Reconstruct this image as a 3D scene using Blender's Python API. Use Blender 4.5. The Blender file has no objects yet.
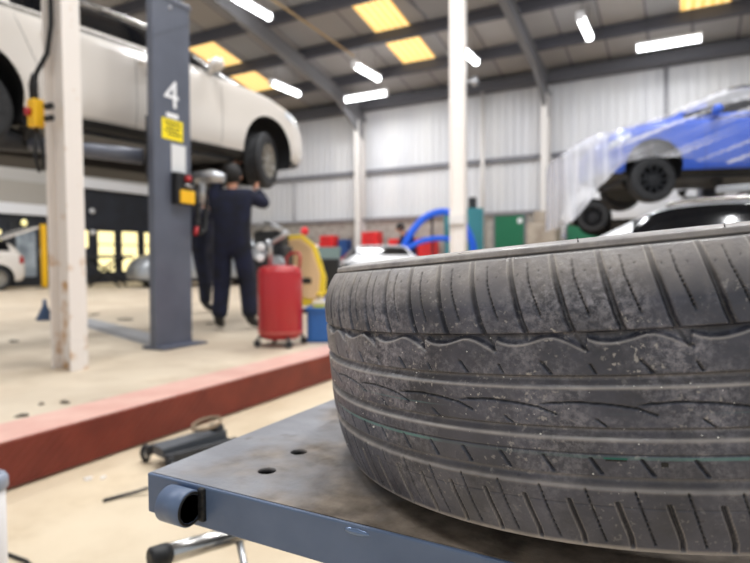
import bpy, bmesh, math, random
import numpy as np
from mathutils import Vector, Matrix
random.seed(7); rng = np.random.default_rng(7)
S = bpy.context.scene
COL = S.collection
PI = math.pi

# ------------------------------------------------------------------ materials
def lin(h):
    h = h.lstrip('#'); o = []
    for i in (0, 2, 4):
        c = int(h[i:i+2], 16)/255
        o.append(c/12.92 if c <= .04045 else ((c+.055)/1.055)**2.4)
    return (*o, 1)
MATS = {}
def mat(name, c, rough=.5, metal=0., c2=None, scale=3., contrast=(.35, .65), bump=0., bscale=60., coat=0., emit=None, estr=0., spec=.5, stretch=None, detail=4):
    if name in MATS: return MATS[name]
    m = bpy.data.materials.new(name); m.use_nodes = True
    nt = m.node_tree; b = nt.nodes['Principled BSDF']
    b.inputs['Base Color'].default_value = lin(c)
    b.inputs['Roughness'].default_value = rough
    b.inputs['Metallic'].default_value = metal
    b.inputs['Specular IOR Level'].default_value = spec
    if coat: b.inputs['Coat Weight'].default_value = coat; b.inputs['Coat Roughness'].default_value = .08
    if emit: b.inputs['Emission Color'].default_value = lin(emit); b.inputs['Emission Strength'].default_value = estr
    if c2 or bump:
        tc = nt.nodes.new('ShaderNodeTexCoord'); vec = tc.outputs['Object']
        if stretch:
            mp = nt.nodes.new('ShaderNodeMapping'); mp.inputs['Scale'].default_value = stretch
            nt.links.new(vec, mp.inputs['Vector']); vec = mp.outputs['Vector']
    if c2:
        n = nt.nodes.new('ShaderNodeTexNoise'); n.inputs['Scale'].default_value = scale; n.inputs['Detail'].default_value = detail
        r = nt.nodes.new('ShaderNodeValToRGB')
        r.color_ramp.elements[0].position = contrast[0]; r.color_ramp.elements[1].position = contrast[1]
        r.color_ramp.elements[0].color = lin(c); r.color_ramp.elements[1].color = lin(c2)
        nt.links.new(vec, n.inputs['Vector']); nt.links.new(n.outputs['Fac'], r.inputs['Fac'])
        nt.links.new(r.outputs['Color'], b.inputs['Base Color'])
    if bump:
        n2 = nt.nodes.new('ShaderNodeTexNoise'); n2.inputs['Scale'].default_value = bscale
        bp = nt.nodes.new('ShaderNodeBump'); bp.inputs['Strength'].default_value = bump; bp.inputs['Distance'].default_value = .01
        nt.links.new(vec, n2.inputs['Vector']); nt.links.new(n2.outputs['Fac'], bp.inputs['Height'])
        nt.links.new(bp.outputs['Normal'], b.inputs['Normal'])
    MATS[name] = m
    return m

# ------------------------------------------------------------------ mesh builder
class MB:
    def __init__(s): s.v = []; s.f = []; s.smooth = []
    def add(s, vs, fs, smooth=False, M=None):
        o = len(s.v)
        for p in vs:
            p = Vector(p)
            if M is not None: p = M @ p
            s.v.append(tuple(p))
        for f in fs: s.f.append(tuple(i+o for i in f)); s.smooth.append(smooth)
        return s
    def box(s, lo, hi, M=None, bev=0.):
        bm = bmesh.new(); bmesh.ops.create_cube(bm, size=1)
        for v in bm.verts:
            v.co = Vector([(lo[i]+hi[i])/2 + v.co[i]*(hi[i]-lo[i]) for i in range(3)])
        if bev: bmesh.ops.bevel(bm, geom=bm.edges[:], offset=bev, segments=2, profile=.5, affect='EDGES')
        s.bm(bm, M); return s
    def bm(s, bm, M=None, smooth=False):
        bm.verts.index_update()
        s.add([v.co[:] for v in bm.verts], [[v.index for v in f.verts] for f in bm.faces], smooth, M); bm.free()
    def tube(s, pts, r, n=10, cap=True, M=None):
        pts = [Vector(p) for p in pts]; k = len(pts)
        rs = r if isinstance(r, (list, tuple)) else [r]*k
        vs = []; up = None
        for i, p in enumerate(pts):
            t = (pts[min(i+1, k-1)]-pts[max(i-1, 0)]).normalized()
            if up is None: up = Vector((0, 0, 1)) if abs(t.z) < .9 else Vector((1, 0, 0))
            a = t.cross(up).normalized(); b2 = a.cross(t).normalized(); up = b2
            for j in range(n):
                q = 2*PI*j/n; vs.append(p+(a*math.cos(q)+b2*math.sin(q))*rs[i])
        fs = [(i*n+j, i*n+(j+1) % n, (i+1)*n+(j+1) % n, (i+1)*n+j) for i in range(k-1) for j in range(n)]
        s.add(vs, fs, True, M)
        if cap:
            s.add(vs[:n], [tuple(range(n))], False, M); s.add(vs[-n:], [tuple(reversed(range(n)))], False, M)
        return s
    def lathe(s, prof, n=24, M=None, smooth=True, cap=True):
        k = len(prof)
        vs = [(r*math.cos(2*PI*j/n), r*math.sin(2*PI*j/n), z) for r, z in prof for j in range(n)]
        fs = [(i*n+j, i*n+(j+1) % n, (i+1)*n+(j+1) % n, (i+1)*n+j) for i in range(k-1) for j in range(n)]
        s.add(vs, fs, smooth, M)
        if cap and prof[0][0] > 1e-4: s.add(vs[:n], [tuple(reversed(range(n)))], False, M)
        if cap and prof[-1][0] > 1e-4: s.add(vs[-n:], [tuple(range(n))], False, M)
        return s
    def prism(s, poly, z0, z1, M=None):
        n = len(poly)
        vs = [(x, y, z0) for x, y in poly]+[(x, y, z1) for x, y in poly]
        fs = [tuple(reversed(range(n))), tuple(range(n, 2*n))]+[(i, (i+1) % n, (i+1) % n+n, i+n) for i in range(n)]
        return s.add(vs, fs, False, M)
    def ball(s, c, r, M=None, n=12, sc=(1, 1, 1)):
        prof = [(max(1e-5, math.cos(a))*1, math.sin(a)) for a in [(-PI/2+PI*i/(n//2)) for i in range(n//2+1)]]
        T = Matrix.Translation(c) @ Matrix.Diagonal((r*sc[0], r*sc[1], r*sc[2], 1))
        return s.lathe(prof, n, T if M is None else M @ T)
    def build(s, name, m, parent=None, loc=None, bevel=0., fix=True):
        me = bpy.data.meshes.new(name); me.from_pydata(s.v, [], s.f)
        me.polygons.foreach_set('use_smooth', s.smooth)
        if fix:
            b = bmesh.new(); b.from_mesh(me); bmesh.ops.remove_doubles(b, verts=b.verts[:], dist=1e-6)
            bmesh.ops.recalc_face_normals(b, faces=b.faces[:])
            if bevel:
                eds = [e for e in b.edges if len(e.link_faces) == 2 and e.calc_face_angle(0) > .6]
                bmesh.ops.bevel(b, geom=eds, offset=bevel, segments=2, profile=.5, affect='EDGES', clamp_overlap=True)
            b.to_mesh(me); b.free()
        for mm in (m if isinstance(m, (list, tuple)) else [m]): me.materials.append(mm)
        o = bpy.data.objects.new(name, me); COL.objects.link(o)
        if parent: o.parent = parent
        if loc: o.location = loc
        return o

def tag(o, label=None, cat=None, group=None, kind=None):
    if label: o['label'] = label
    if cat: o['category'] = cat
    if group: o['group'] = group
    if kind: o['kind'] = kind
    return o
def thing(name, label, cat, loc=(0, 0, 0), rz=0., group=None):
    o = bpy.data.objects.new(name, None); COL.objects.link(o); o.empty_display_size = .1
    o.location = loc; o.rotation_euler = (0, 0, rz)
    return tag(o, label, cat, group)
def struct(name, mb, m, label=None, cat=None, **k):
    o = mb.build(name, m, **k); return tag(o, label, cat, None, 'structure')
def RZ(a): return Matrix.Rotation(a, 4, 'Z')
def RX(a): return Matrix.Rotation(a, 4, 'X')
def RY(a): return Matrix.Rotation(a, 4, 'Y')
def T(*p): return Matrix.Translation(p)
def evaluated(o):
    dg = bpy.context.evaluated_depsgraph_get(); dg.update()
    return bpy.data.meshes.new_from_object(o.evaluated_get(dg))
def boolean_cut(o, cutter):
    md = o.modifiers.new('b', 'BOOLEAN'); md.operation = 'DIFFERENCE'; md.object = cutter; md.solver = 'EXACT'
    me = evaluated(o); o.modifiers.clear(); o.data = me
    bpy.data.objects.remove(cutter)

# ------------------------------------------------------------------ camera
CAMZ = .95
yaw, pitch, roll, fpx = -.501354510, -.0377479, -.00739863, 574.28
F = Vector((math.sin(yaw)*math.cos(pitch), math.cos(yaw)*math.cos(pitch), math.sin(pitch)))
R = F.cross(Vector((0, 0, 1))).normalized(); U = R.cross(F)
R2 = R*math.cos(roll)+U*math.sin(roll); U2 = -R*math.sin(roll)+U*math.cos(roll)
cd = bpy.data.cameras.new('camera'); cam = bpy.data.objects.new('camera', cd); COL.objects.link(cam)
M = Matrix((R2, U2, -F)).transposed().to_4x4(); M.translation = (0, 0, CAMZ); cam.matrix_world = M
cd.sensor_fit = 'HORIZONTAL'; cd.sensor_width = 36; cd.lens = fpx/750*36; cd.clip_start = .02; cd.clip_end = 200
cd.dof.use_dof = True; cd.dof.focus_distance = .43; cd.dof.aperture_fstop = 6.8
S.camera = cam

# ------------------------------------------------------------------ common materials
M_rubber = mat('rubber', '#1b1b1d', .75, c2='#2a2a2c', scale=20)
M_black = mat('black_plastic', '#121214', .55)
M_dark = mat('dark_metal', '#2a2b2f', .5, .3, c2='#3a3a3c', scale=9)
M_chrome = mat('chrome', '#c9c8c6', .22, 1., c2='#8d8a86', scale=14)
M_alu = mat('aluminium', '#b9babd', .35, .9)
M_liftgrey = mat('lift_grey_paint', '#5b5f6c', .38, c2='#545864', scale=4, coat=.2)
M_cream = mat('column_paint', '#e9e1d8', .5, c2='#dccdb9', scale=2.2, contrast=(.4, .7))
M_white = mat('white_paint', '#e8e8ea', .45)
M_yellow = mat('yellow_plastic', '#f0b91a', .45)
M_yellow2 = mat('yellow_paint', '#e6c62e', .5)
M_red = mat('red_paint', '#a8151d', .35, coat=.3)
M_redbox = mat('red_cabinet_paint', '#e02a2e', .4)
M_green = mat('green_door_paint', '#0d6a48', .5)
M_navy = mat('navy_cloth', '#11162e', .9, c2='#1a2140', scale=8)
M_navy2 = mat('dark_navy_cloth', '#090b18', .9, c2='#0f1430', scale=8)
M_skin = mat('skin', '#c78f74', .55)
M_hair = mat('dark_hair', '#15110f', .7)
M_boot = mat('boot_leather', '#171413', .6)
M_bluehose = mat('blue_hose', '#1a63e6', .5)
M_teal = mat('teal_paint', '#3c8a93', .5)
M_steelblue = mat('blue_grey_paint', '#50617d', .4, c2='#5d6d88', scale=16, bump=.02, bscale=140)
M_bluebox = mat('blue_crate_plastic', '#2c66ab', .5)
M_glass = mat('car_glass', '#090a0d', .08, spec=.35)
M_rim = mat('alloy_rim', '#b6b1a8', .35, .7)
M_lamp = mat('lamp_diffuser', '#ffffff', .4, emit='#fbfdff', estr=9)
M_headlamp = mat('headlamp_glass', '#cfd4da', .1, spec=.8)
M_taillamp = mat('tail_lamp_glass', '#a3121a', .2)
M_stone = mat('concrete', '#b3a799', .9, c2='#9a8d80', scale=4)

# ------------------------------------------------------------------ setting
def floor_material(name, a, b_, c, stain):
    m = bpy.data.materials.new(name); m.use_nodes = True; nt = m.node_tree; L = nt.links.new
    b = nt.nodes['Principled BSDF']; b.inputs['Roughness'].default_value = .55
    tc = nt.nodes.new('ShaderNodeTexCoord')
    def noise(s, d=5, st=(1, 1, 1)):
        mp = nt.nodes.new('ShaderNodeMapping'); mp.inputs['Scale'].default_value = st
        n = nt.nodes.new('ShaderNodeTexNoise'); n.inputs['Scale'].default_value = s; n.inputs['Detail'].default_value = d
        L(tc.outputs['Object'], mp.inputs[0]); L(mp.outputs[0], n.inputs['Vector']); return n.outputs['Fac']
    def ramp(f, p0, p1, c0, c1):
        r = nt.nodes.new('ShaderNodeValToRGB'); e = r.color_ramp.elements
        e[0].position = p0; e[1].position = p1; e[0].color = c0; e[1].color = c1; L(f, r.inputs[0]); return r.outputs['Color']
    def mix(f, x, y):
        k = nt.nodes.new('ShaderNodeMix'); k.data_type = 'RGBA'; L(f, k.inputs[0]); L(x, k.inputs[6]); L(y, k.inputs[7]); return k.outputs[2]
    base = ramp(noise(1.4, 8), .38, .62, lin(a), lin(b_))
    fine = ramp(noise(18, 6), .35, .7, lin(c), lin(a))
    f1 = ramp(noise(4, 4), .45, .7, (0, 0, 0, 1), (.55, .55, .55, 1))
    col = mix(f1, base, fine)
    rgb = nt.nodes.new('ShaderNodeRGB'); rgb.outputs[0].default_value = lin(stain)
    f2 = ramp(noise(.55, 7, (1, .6, 1)), .52, .72, (0, 0, 0, 1), (.6, .6, .6, 1))
    col = mix(f2, col, rgb.outputs[0])
    f3 = ramp(noise(3.1, 6), .66, .74, (0, 0, 0, 1), (.45, .45, .45, 1))
    rgb2 = nt.nodes.new('ShaderNodeRGB'); rgb2.outputs[0].default_value = lin('#8a7a68')
    col = mix(f3, col, rgb2.outputs[0])
    L(col, b.inputs['Base Color'])
    bp = nt.nodes.new('ShaderNodeBump'); bp.inputs['Strength'].default_value = .15; bp.inputs['Distance'].default_value = .01
    L(noise(30, 6), bp.inputs['Height']); L(bp.outputs[0], b.inputs['Normal'])
    return m
M_floor = floor_material('lower_floor_concrete', '#cfbc9f', '#dac9ae', '#b9a384', '#a8977f')
M_floor2 = floor_material('raised_floor_concrete', '#c5b49d', '#d3c4ae', '#b5a088', '#9a8c7c')
UZ = .2       # height of the raised bay floor
struct('floor', MB().box((-2.6, -8, -.2), (9, 18.2, 0)), M_floor)
struct('floor_raised', MB().box((-18.6, -8, -.2), (-2.8, 18.2, UZ)), M_floor2)
M_pink = mat('worn_pink_paint', '#d6b0a2', .6, c2='#c8968a', scale=5, contrast=(.3, .75))
struct('trim_1', MB().box((-2.8, -8, -.2), (-2.5, 18.0, UZ+.001)), M_pink)
def treadplate():
    m = bpy.data.materials.new('red_tread_plate'); m.use_nodes = True; nt = m.node_tree; L = nt.links.new
    b = nt.nodes['Principled BSDF']; b.inputs['Roughness'].default_value = .55
    tc = nt.nodes.new('ShaderNodeTexCoord')
    mp = nt.nodes.new('ShaderNodeMapping'); mp.inputs['Rotation'].default_value = (.85, 0, 0)
    w = nt.nodes.new('ShaderNodeTexWave'); w.bands_direction = 'Y'; w.inputs['Scale'].default_value = 9; w.inputs['Distortion'].default_value = .4
    n = nt.nodes.new('ShaderNodeTexNoise'); n.inputs['Scale'].default_value = 6
    r = nt.nodes.new('ShaderNodeValToRGB'); r.color_ramp.elements[0].color = lin('#68200f'); r.color_ramp.elements[1].color = lin('#7a2c1a')
    r.color_ramp.elements[0].position = .35; r.color_ramp.elements[1].position = .7
    bp = nt.nodes.new('ShaderNodeBump'); bp.inputs['Strength'].default_value = .5; bp.inputs['Distance'].default_value = .006
    L(tc.outputs['Object'], mp.inputs[0]); L(mp.outputs[0], w.inputs[0]); L(tc.outputs['Object'], n.inputs[0])
    L(n.outputs['Fac'], r.inputs[0]); L(r.outputs[0], b.inputs['Base Color']); L(w.outputs['Fac'], bp.inputs['Height']); L(bp.outputs[0], b.inputs['Normal'])
    return m
struct('trim_2', MB().box((-2.5, -8, .012), (-2.47, 18.0, UZ+.003)), treadplate())

# back wall
M_sheet = mat('wall_sheet', '#dcdbdc', .5, c2='#d0d0d4', scale=1.2, stretch=(1, 1, .15))
M_block = mat('blockwork', '#b3aca4', .85, c2='#978f87', scale=6)
BV = 18.0
def eave(v): return 6.55+.187*(BV-v)
mb = MB(); xs = []
u = -18.6
while u < 9:
    for du, dv in ((0, 0), (.17, 0), (.19, -.03), (.23, -.03)): xs.append((u+du, BV+dv))
    u += .25
vs = [(x, y, 2.35) for x, y in xs]+[(x, y, 6.6) for x, y in xs]; n = len(xs)
mb.add(vs, [(i, i+1, n+i+1, n+i) for i in range(n-1)])
struct('wall_back', mb, M_sheet, fix=False)
struct('wall_back_base', MB().box((-18.6, 17.8, -.1), (9, 18.15, 2.35)), M_block)
struct('trim_3', MB().box((-18.4, 17.84, 4.0), (9, 17.96, 4.13)), mat('rail_steel', '#75757c', .6))
struct('trim_4', MB().box((-18.4, 17.7, 2.33), (9, 17.97, 2.43)), mat('sill_steel', '#8a878a', .6))
struct('trim_5', MB().box((-18.4, 17.55, 6.2), (9, 17.95, 6.5)), mat('eaves_beam_steel', '#57575d', .6))
# left wall
M_char = mat('charcoal_panel', '#1b1e25', .6, c2='#232731', scale=2)
struct('wall_left', MB().box((-18.7, -8, -.1), (-18.4, 18.1, 3.5)), M_char)
struct('wall_left_upper', MB().box((-18.7, -8, 3.5), (-18.42, 18.1, 9.9)), mat('pale_panel', '#b9b6b1', .6))
struct('trim_6', MB().box((-18.42, 11.6, 3.5), (-18.2, 18, 3.82)), M_white)
struct('trim_7', MB().box((-18.42, -8, 2.45), (-18.25, 11.5, 2.78)), M_white)
struct('wall_left_fascia', MB().box((-18.42, -8, 2.78), (-18.36, 11.5, 3.5)), mat('grey_fascia', '#a7a198', .7))
M_litwin = mat('lit_window', '#fff0b0', .4, emit='#ffefb0', estr=1.0)
M_frame = mat('dark_window_frame', '#22252c', .5)
def lit_window(name, v0, v1, z0, z1):
    e = thing(name, None, None, (-18.4, (v0+v1)/2, z0)); del_ = (v1-v0)/2; e['kind'] = 'structure'
    MB().box((-.01, -del_, 0), (.012, del_, z1-z0)).build('window_pane', M_litwin, e)
    f = MB()
    for lo, hi in (((0, -del_-.05, -.05), (.04, -del_, z1-z0+.05)), ((0, del_, -.05), (.04, del_+.05, z1-z0+.05)), ((0, -del_, -.05), (.04, del_, 0)), ((0, -del_, z1-z0), (.04, del_, z1-z0+.05)), ((0, -del_, .95), (.03, del_, .99))):
        f.box(lo, hi)
    f.build('window_frame', M_frame, e)
lit_window('window_1', 13.14, 13.82, .6, 2.04)
lit_window('window_2', 14.12, 14.82, .6, 2.06)
lit_window('window_3', 12.3, 12.78, 1.45, 2.04)
lit_window('window_4', 15.12, 15.8, .6, 2.06)
lit_window('window_5', 9.2, 9.9, .6, 1.95)
d = thing('door_1', None, None, (-18.4, 10.62, UZ)); d['kind'] = 'structure'
MB().box((0, -.5, 0), (.05, .5, 2.0)).build('door_leaf', M_frame, d)
MB().box((.045, -.3, .3), (.06, .3, 1.75)).build('door_glass', mat('door_glazing', '#b6c0c8', .12, c2='#6f7a84', scale=2), d)
MB().tube([(.08, .4, .9), (.08, .4, 1.2)], .015).build('door_handle', M_alu, d)

# roof
def slope_box(u0, u1, v0, v1, off, th):
    vs = []
    for zz in (0, -th):
        for (uu, vv) in ((u0, v0), (u1, v0), (u1, v1), (u0, v1)): vs.append((uu, vv, eave(vv)+off+zz))
    return MB().add(vs, [(0, 1, 2, 3), (7, 6, 5, 4), (0, 4, 5, 1), (1, 5, 6, 2), (2, 6, 7, 3), (3, 7, 4, 0)])
def roof_material():
    m = bpy.data.materials.new('roof_lining'); m.use_nodes = True; nt = m.node_tree; L = nt.links.new
    b = nt.nodes['Principled BSDF']; b.inputs['Roughness'].default_value = .7
    tc = nt.nodes.new('ShaderNodeTexCoord'); br = nt.nodes.new('ShaderNodeTexBrick')
    br.inputs['Color1'].default_value = lin('#98999d'); br.inputs['Color2'].default_value = lin('#a29c97'); br.inputs['Mortar'].default_value = lin('#66646a')
    br.inputs['Scale'].default_value = 1; br.inputs['Mortar Size'].default_value = .025; br.inputs['Brick Width'].default_value = 1.03; br.inputs['Row Height'].default_value = 1.85
    br.offset = 0
    L(tc.outputs['Object'], br.inputs['Vector']); L(br.outputs['Color'], b.inputs['Base Color'])
    return m
struct('ceiling', slope_box(-18.7, 9, 0, 18.1, .12, .1), roof_material())
mb2 = MB(); vs = []
for zz in (.12, .02):
    for (uu, vv) in ((-18.7, -8), (9, -8), (9, 0), (-18.7, 0)): vs.append((uu, vv, eave(-vv)+zz))
mb2.add(vs, [(0, 1, 2, 3), (7, 6, 5, 4), (0, 4, 5, 1), (1, 5, 6, 2), (2, 6, 7, 3), (3, 7, 4, 0)])
struct('ceiling_front_slope', mb2, roof_material())
M_purlin = mat('purlin_steel', '#4c4c54', .6)
v = 16.1; k = 0
while v > 0:
    struct('roof_purlin', MB().box((-18.4, v-.09, eave(v)-.28), (9, v+.09, eave(v)+.0)), M_purlin); v -= 1.8
M_rafter = mat('rafter_steel', '#7b7a7d', .55)
for uu in (-16.75, -10.2, -3.8, 2.7):
    mb = MB()
    for (o0, o1, w) in ((-.26, -.29, .09), (-.68, -.71, .09)):
        vs = []
        for oo in (o0, o1):
            for (a, b_) in ((uu-w, .1), (uu+w, .1), (uu+w, 17.9), (uu-w, 17.9)): vs.append((a, b_, eave(b_)+oo))
        mb.add(vs, [(0, 1, 2, 3), (7, 6, 5, 4), (0, 4, 5, 1), (1, 5, 6, 2), (2, 6, 7, 3), (3, 7, 4, 0)])
    vs = [(uu+s, b_, eave(b_)+oo) for oo in (-.27, -.7) for (s, b_) in ((-.012, .1), (.012, .1), (.012, 17.9), (-.012, 17.9))]
    mb.add(vs, [(0, 1, 2, 3), (7, 6, 5, 4), (0, 4, 5, 1), (1, 5, 6, 2), (2, 6, 7, 3), (3, 7, 4, 0)])
    # haunch at the eaves
    mb.prism([(17.9, 5.1), (17.9, 6.0), (15.9, 6.3)], uu-.05, uu+.05, M=Matrix(((0, 0, 1, 0), (1, 0, 0, 0), (0, 1, 0, 0), (0, 0, 0, 1))))
    struct('roof_rafter', mb, M_rafter)
# wall columns
M_wallcol = mat('wall_column_paint', '#d8d3cf', .5)
for i, uu in enumerate((-16.75, -10.2, -3.8, 2.7)):
    mb = MB().box((uu-.1, 17.35, 0), (uu+.1, 17.38, 5.8)).box((uu-.1, 17.76, 0), (uu+.1, 17.79, 5.8)).box((uu-.012, 17.37, 0), (uu+.012, 17.77, 5.8))
    struct('wall_column', mb, M_wallcol)
struct('column_casing', MB().box((-4.25, 17.05, 0), (-3.4, 17.79, 2.0), bev=.05).box((-4.05, 17.15, 2.0), (-3.55, 17.79, 2.35), bev=.05), M_stone)
struct('downpipe', MB().tube([(-5.8, 17.75, .9), (-5.8, 17.75, 6.3)], .07, 12), M_wallcol)
struct('downpipe', MB().tube([(-.63, 17.85, 2.4), (-.63, 17.85, 6.3)], .05, 10), mat('pipe_grey', '#9b9aa0', .5))
struct('conduit', MB().tube([(-13.3, 17.85, 2.35), (-13.3, 17.85, 4.05)], .03, 8), MATS['pipe_grey'])
# roof-lights (structure windows in the roof slope)
def rooflight_mat():
    m = bpy.data.materials.new('translucent_rooflight'); m.use_nodes = True; nt = m.node_tree; L = nt.links.new
    b = nt.nodes['Principled BSDF']; b.inputs['Base Color'].default_value = lin('#e8c070')
    tc = nt.nodes.new('ShaderNodeTexCoord'); w = nt.nodes.new('ShaderNodeTexWave'); w.bands_direction = 'X'
    w.inputs['Scale'].default_value = 1.6; w.inputs['Distortion'].default_value = 1.2
    r = nt.nodes.new('ShaderNodeValToRGB'); r.color_ramp.elements[0].color = lin('#eeb658'); r.color_ramp.elements[1].color = lin('#ffe6a6')
    L(tc.outputs['Object'], w.inputs[0]); L(w.outputs['Fac'], r.inputs[0]); L(r.outputs[0], b.inputs['Emission Color']); b.inputs['Emission Strength'].default_value = 1.0
    return m
M_rl = rooflight_mat()
k = 6
for uc in (-13.1, -7.2, .25, -18+.9):
    for (v0, v1) in ((12.62, 14.24), (14.46, 16.0)):
        if uc == .25 and v0 < 14: continue
        if uc < -17: continue
        struct('window_%d' % k, slope_box(uc-.52, uc+.52, v0, v1, .015, .02), M_rl); k += 1

# ------------------------------------------------------------------ free standing steel columns (part of the building)
def i_column(name, u, v, z0, z1, label, h=.15):
    mb = MB(); g = h-.012
    mb.box((u-h, v-.065, z0), (u-g, v+.065, z1)).box((u+g, v-.065, z0), (u+h, v+.065, z1)).box((u-g, v-.005, z0), (u+g, v+.005, z1))
    o = struct(name, mb, M_colrust, label, 'column'); return o
def rust_mat():
    m = bpy.data.materials.new('cream_paint_with_rust'); m.use_nodes = True; nt = m.node_tree; L = nt.links.new
    b = nt.nodes['Principled BSDF']; b.inputs['Roughness'].default_value = .5
    tc = nt.nodes.new('ShaderNodeTexCoord')
    n = nt.nodes.new('ShaderNodeTexNoise'); n.inputs['Scale'].default_value = 9; n.inputs['Detail'].default_value = 6
    sep = nt.nodes.new('ShaderNodeSeparateXYZ'); L(tc.outputs['Object'], sep.inputs[0]); L(tc.outputs['Object'], n.inputs['Vector'])
    mr = nt.nodes.new('ShaderNodeMapRange'); mr.inputs['From Min'].default_value = .2; mr.inputs['From Max'].default_value = 1.5; mr.inputs['To Min'].default_value = .12; mr.inputs['To Max'].default_value = -.06
    L(sep.outputs['Z'], mr.inputs['Value'])
    ad = nt.nodes.new('ShaderNodeMath'); ad.operation = 'ADD'; L(n.outputs['Fac'], ad.inputs[0]); L(mr.outputs[0], ad.inputs[1])
    r = nt.nodes.new('ShaderNodeValToRGB'); e = r.color_ramp.elements
    e[0].position = .6; e[0].color = lin('#e7dfd8'); e[1].position = .76; e[1].color = lin('#c39a6c')
    L(ad.outputs[0], r.inputs[0]); L(r.outputs[0], b.inputs['Base Color'])
    return m
M_colrust = rust_mat()
CU, CV = -3.85, 2.485
i_column('steel_column', -3.81, CV, UZ, 9.3, 'cream steel column with rust near its foot and a yellow switch on it', .11)
i_column('steel_column', CU, 10.32, UZ, 7.6, 'cream steel column standing in front of the teal cabinet and blue hose')
struct('column_collar', MB().box((CU-.155, 10.24, 1.62), (CU+.155, 10.40, 1.78)), M_wallcol)

# isolator switch and cable on the near column
t = thing('isolator_switch', 'yellow switch box with red knob on the near cream column', 'switch', (-3.965, 2.40, 1.88))
MB().box((-.045, -.05, 0), (.045, .03, .19), bev=.012).build('switch_box', M_yellow, t)
kb = MB().lathe([(.028, 0), (.028, .02), (.02, .028), (0, .028)], 16, T(-.01, -.05, .10) @ RX(PI/2)).build('knob', M_red, t)
MB().box((-.014, -.081, .075), (-.006, -.076, .125)).build('pointer', M_red, kb)
mb = MB().tube([(.12, .04, 1.9), (.12, .04, .7), (.10, .02, .5), (.03, -.02, .36), (.01, -.02, .26), (0, -.02, .18)], .016)
mb.tube([(.03, -.02, .18), (.03, -.02, .3), (-.01, -.02, .36), (-.04, -.02, .3), (-.03, -.02, .18)], .012)
mb.tube([(0, -.01, .02), (.03, .0, -.1), (.06, 0, -.2), (.05, 0, -.28), (.0, 0, -.3), (-.04, 0, -.2), (-.02, 0, 0)], .012)
tag(mb.build('cable', M_black, t), 'black cable')
for zz in (.05, .13):
    MB().tube([(.10, .0, zz), (.16, .0, zz)], .022, 10).build('cable_clip', M_black, t)

# ------------------------------------------------------------------ ceiling lamps
lampN = [0]
def lamp(u, v, along, length, label, light=True, power=46, group='fluorescent battens under the roof'):
    z = eave(v)-.75
    t = thing('ceiling_lamp', label, 'lamp', (u, v, z), 0 if along == 'u' else PI/2, group)
    h = length/2
    MB().box((-h, -.07, .05), (h, .07, .12), bev=.015).build('housing', M_white, t)
    mb = MB(); mb.tube([(-h, 0, 0), (h, 0, 0)], .085, 16); mb.build('diffuser', M_lamp, t)
    for s in (-1, 1):
        MB().box((s*h-.02 if s > 0 else -h-.02, -.09, -.09), (s*h+.02 if s > 0 else -h+.02, .09, .12), bev=.01).build('end_cap', M_white, t)
        MB().tube([(s*h*.7, 0, .12), (s*h*.7, 0, .85)], .006, 6).build('hanger', M_dark, t)
    if light:
        ld = bpy.data.lights.new('lamp_light', 'AREA'); ld.shape = 'RECTANGLE'; ld.size = length; ld.size_y = .16
        ld.energy = power; ld.color = (.97, .985, 1)
        lo = bpy.data.objects.new('lamp_light', ld); COL.objects.link(lo); lo.parent = t; lo.location = (0, 0, -.1)
lamp(-9.4, 11.0, 'v', 1.4, 'fluorescent batten cut by the top edge, above the nose of the white car')
lamp(-11.3, 14.8, 'v', 1.4, 'fluorescent batten just right of the white car bonnet')
lamp(-8.3, 14.75, 'v', 1.4, 'fluorescent batten at the end of the thin yellowish conduit')
lamp(-9.1, 16.1, 'u', 1.5, 'level fluorescent batten close to the back wall, left of the middle column')
lamp(-5.25, 14.8, 'v', 1.4, 'fluorescent batten half hidden behind the middle cream column')
lamp(-2.25, 14.6, 'v', 1.4, 'steeply angled fluorescent batten right of the middle column')
lamp(-.52, 15.95, 'u', 1.4, 'level fluorescent batten above the plastic wrapped blue car')
for (uu, vv) in ((-13, 7), (-8.3, 6), (-3.2, 7.2), (1.2, 7.6), (-13, 1.5), (-8.3, .8), (-2.6, 2.6), (.8, 2.2), (-1.2, -2.2), (4, 4), (-5.2, -3)):
    lamp(uu, vv, 'v', 1.5, 'fluorescent batten hung from the roof nearer the viewer, above the photo', power=190)

struct('conduit', MB().tube([(-9.0, 11.2, eave(11.2)-.5), (-8.35, 14.1, eave(14.1)-.6)], .03, 8), mat('yellowed_conduit', '#b59a72', .5))
struct('roof_brace', MB().tube([(-6.6, 10.2, eave(10.2)-.3), (-5.9, 13.6, eave(13.6)-.3)], .03, 8), M_rafter)

# green doors and notices on the back wall
def green_door(name, u0, u1, z1):
    e = thing(name, None, None, ((u0+u1)/2, 17.8, 0)); e['kind'] = 'structure'; h = (u1-u0)/2
    MB().box((-h, -.06, 0), (h, 0, z1)).build('door_leaf', M_green, e)
    f = MB().box((-h-.06, -.07, 0), (-h, 0, z1+.06)).box((h, -.07, 0), (h+.06, 0, z1+.06)).box((-h, -.07, z1), (h, 0, z1+.06))
    f.build('door_frame', MATS['rail_steel'], e)
    MB().tube([(-h+.12, -.1, 1), (-h+.12, -.1, 1.15)], .02).build('door_handle', M_alu, e)
    MB().box((h-.2, -.075, z1-.25), (h-.06, -.06, z1-.1)).build('door_sign', M_white, e)
green_door('door_2', -5.4, -4.48, 2.3)
green_door('door_3', -3.2, -2.1, 2.15)
t = thing('wall_notice', 'small white paper notice on the wall left of the second green door', 'notice', (-3.38, 17.03, 1.55))
MB().box((-.0, 0.0, 0), (.28, .015, .36), M=T(0, .76, 0)).build('paper', M_white, t)
MB().box((.05, .755, .05), (.23, .76, .1)).build('coloured_band', mat('notice_blue', '#4d63b0', .6), t)

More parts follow.
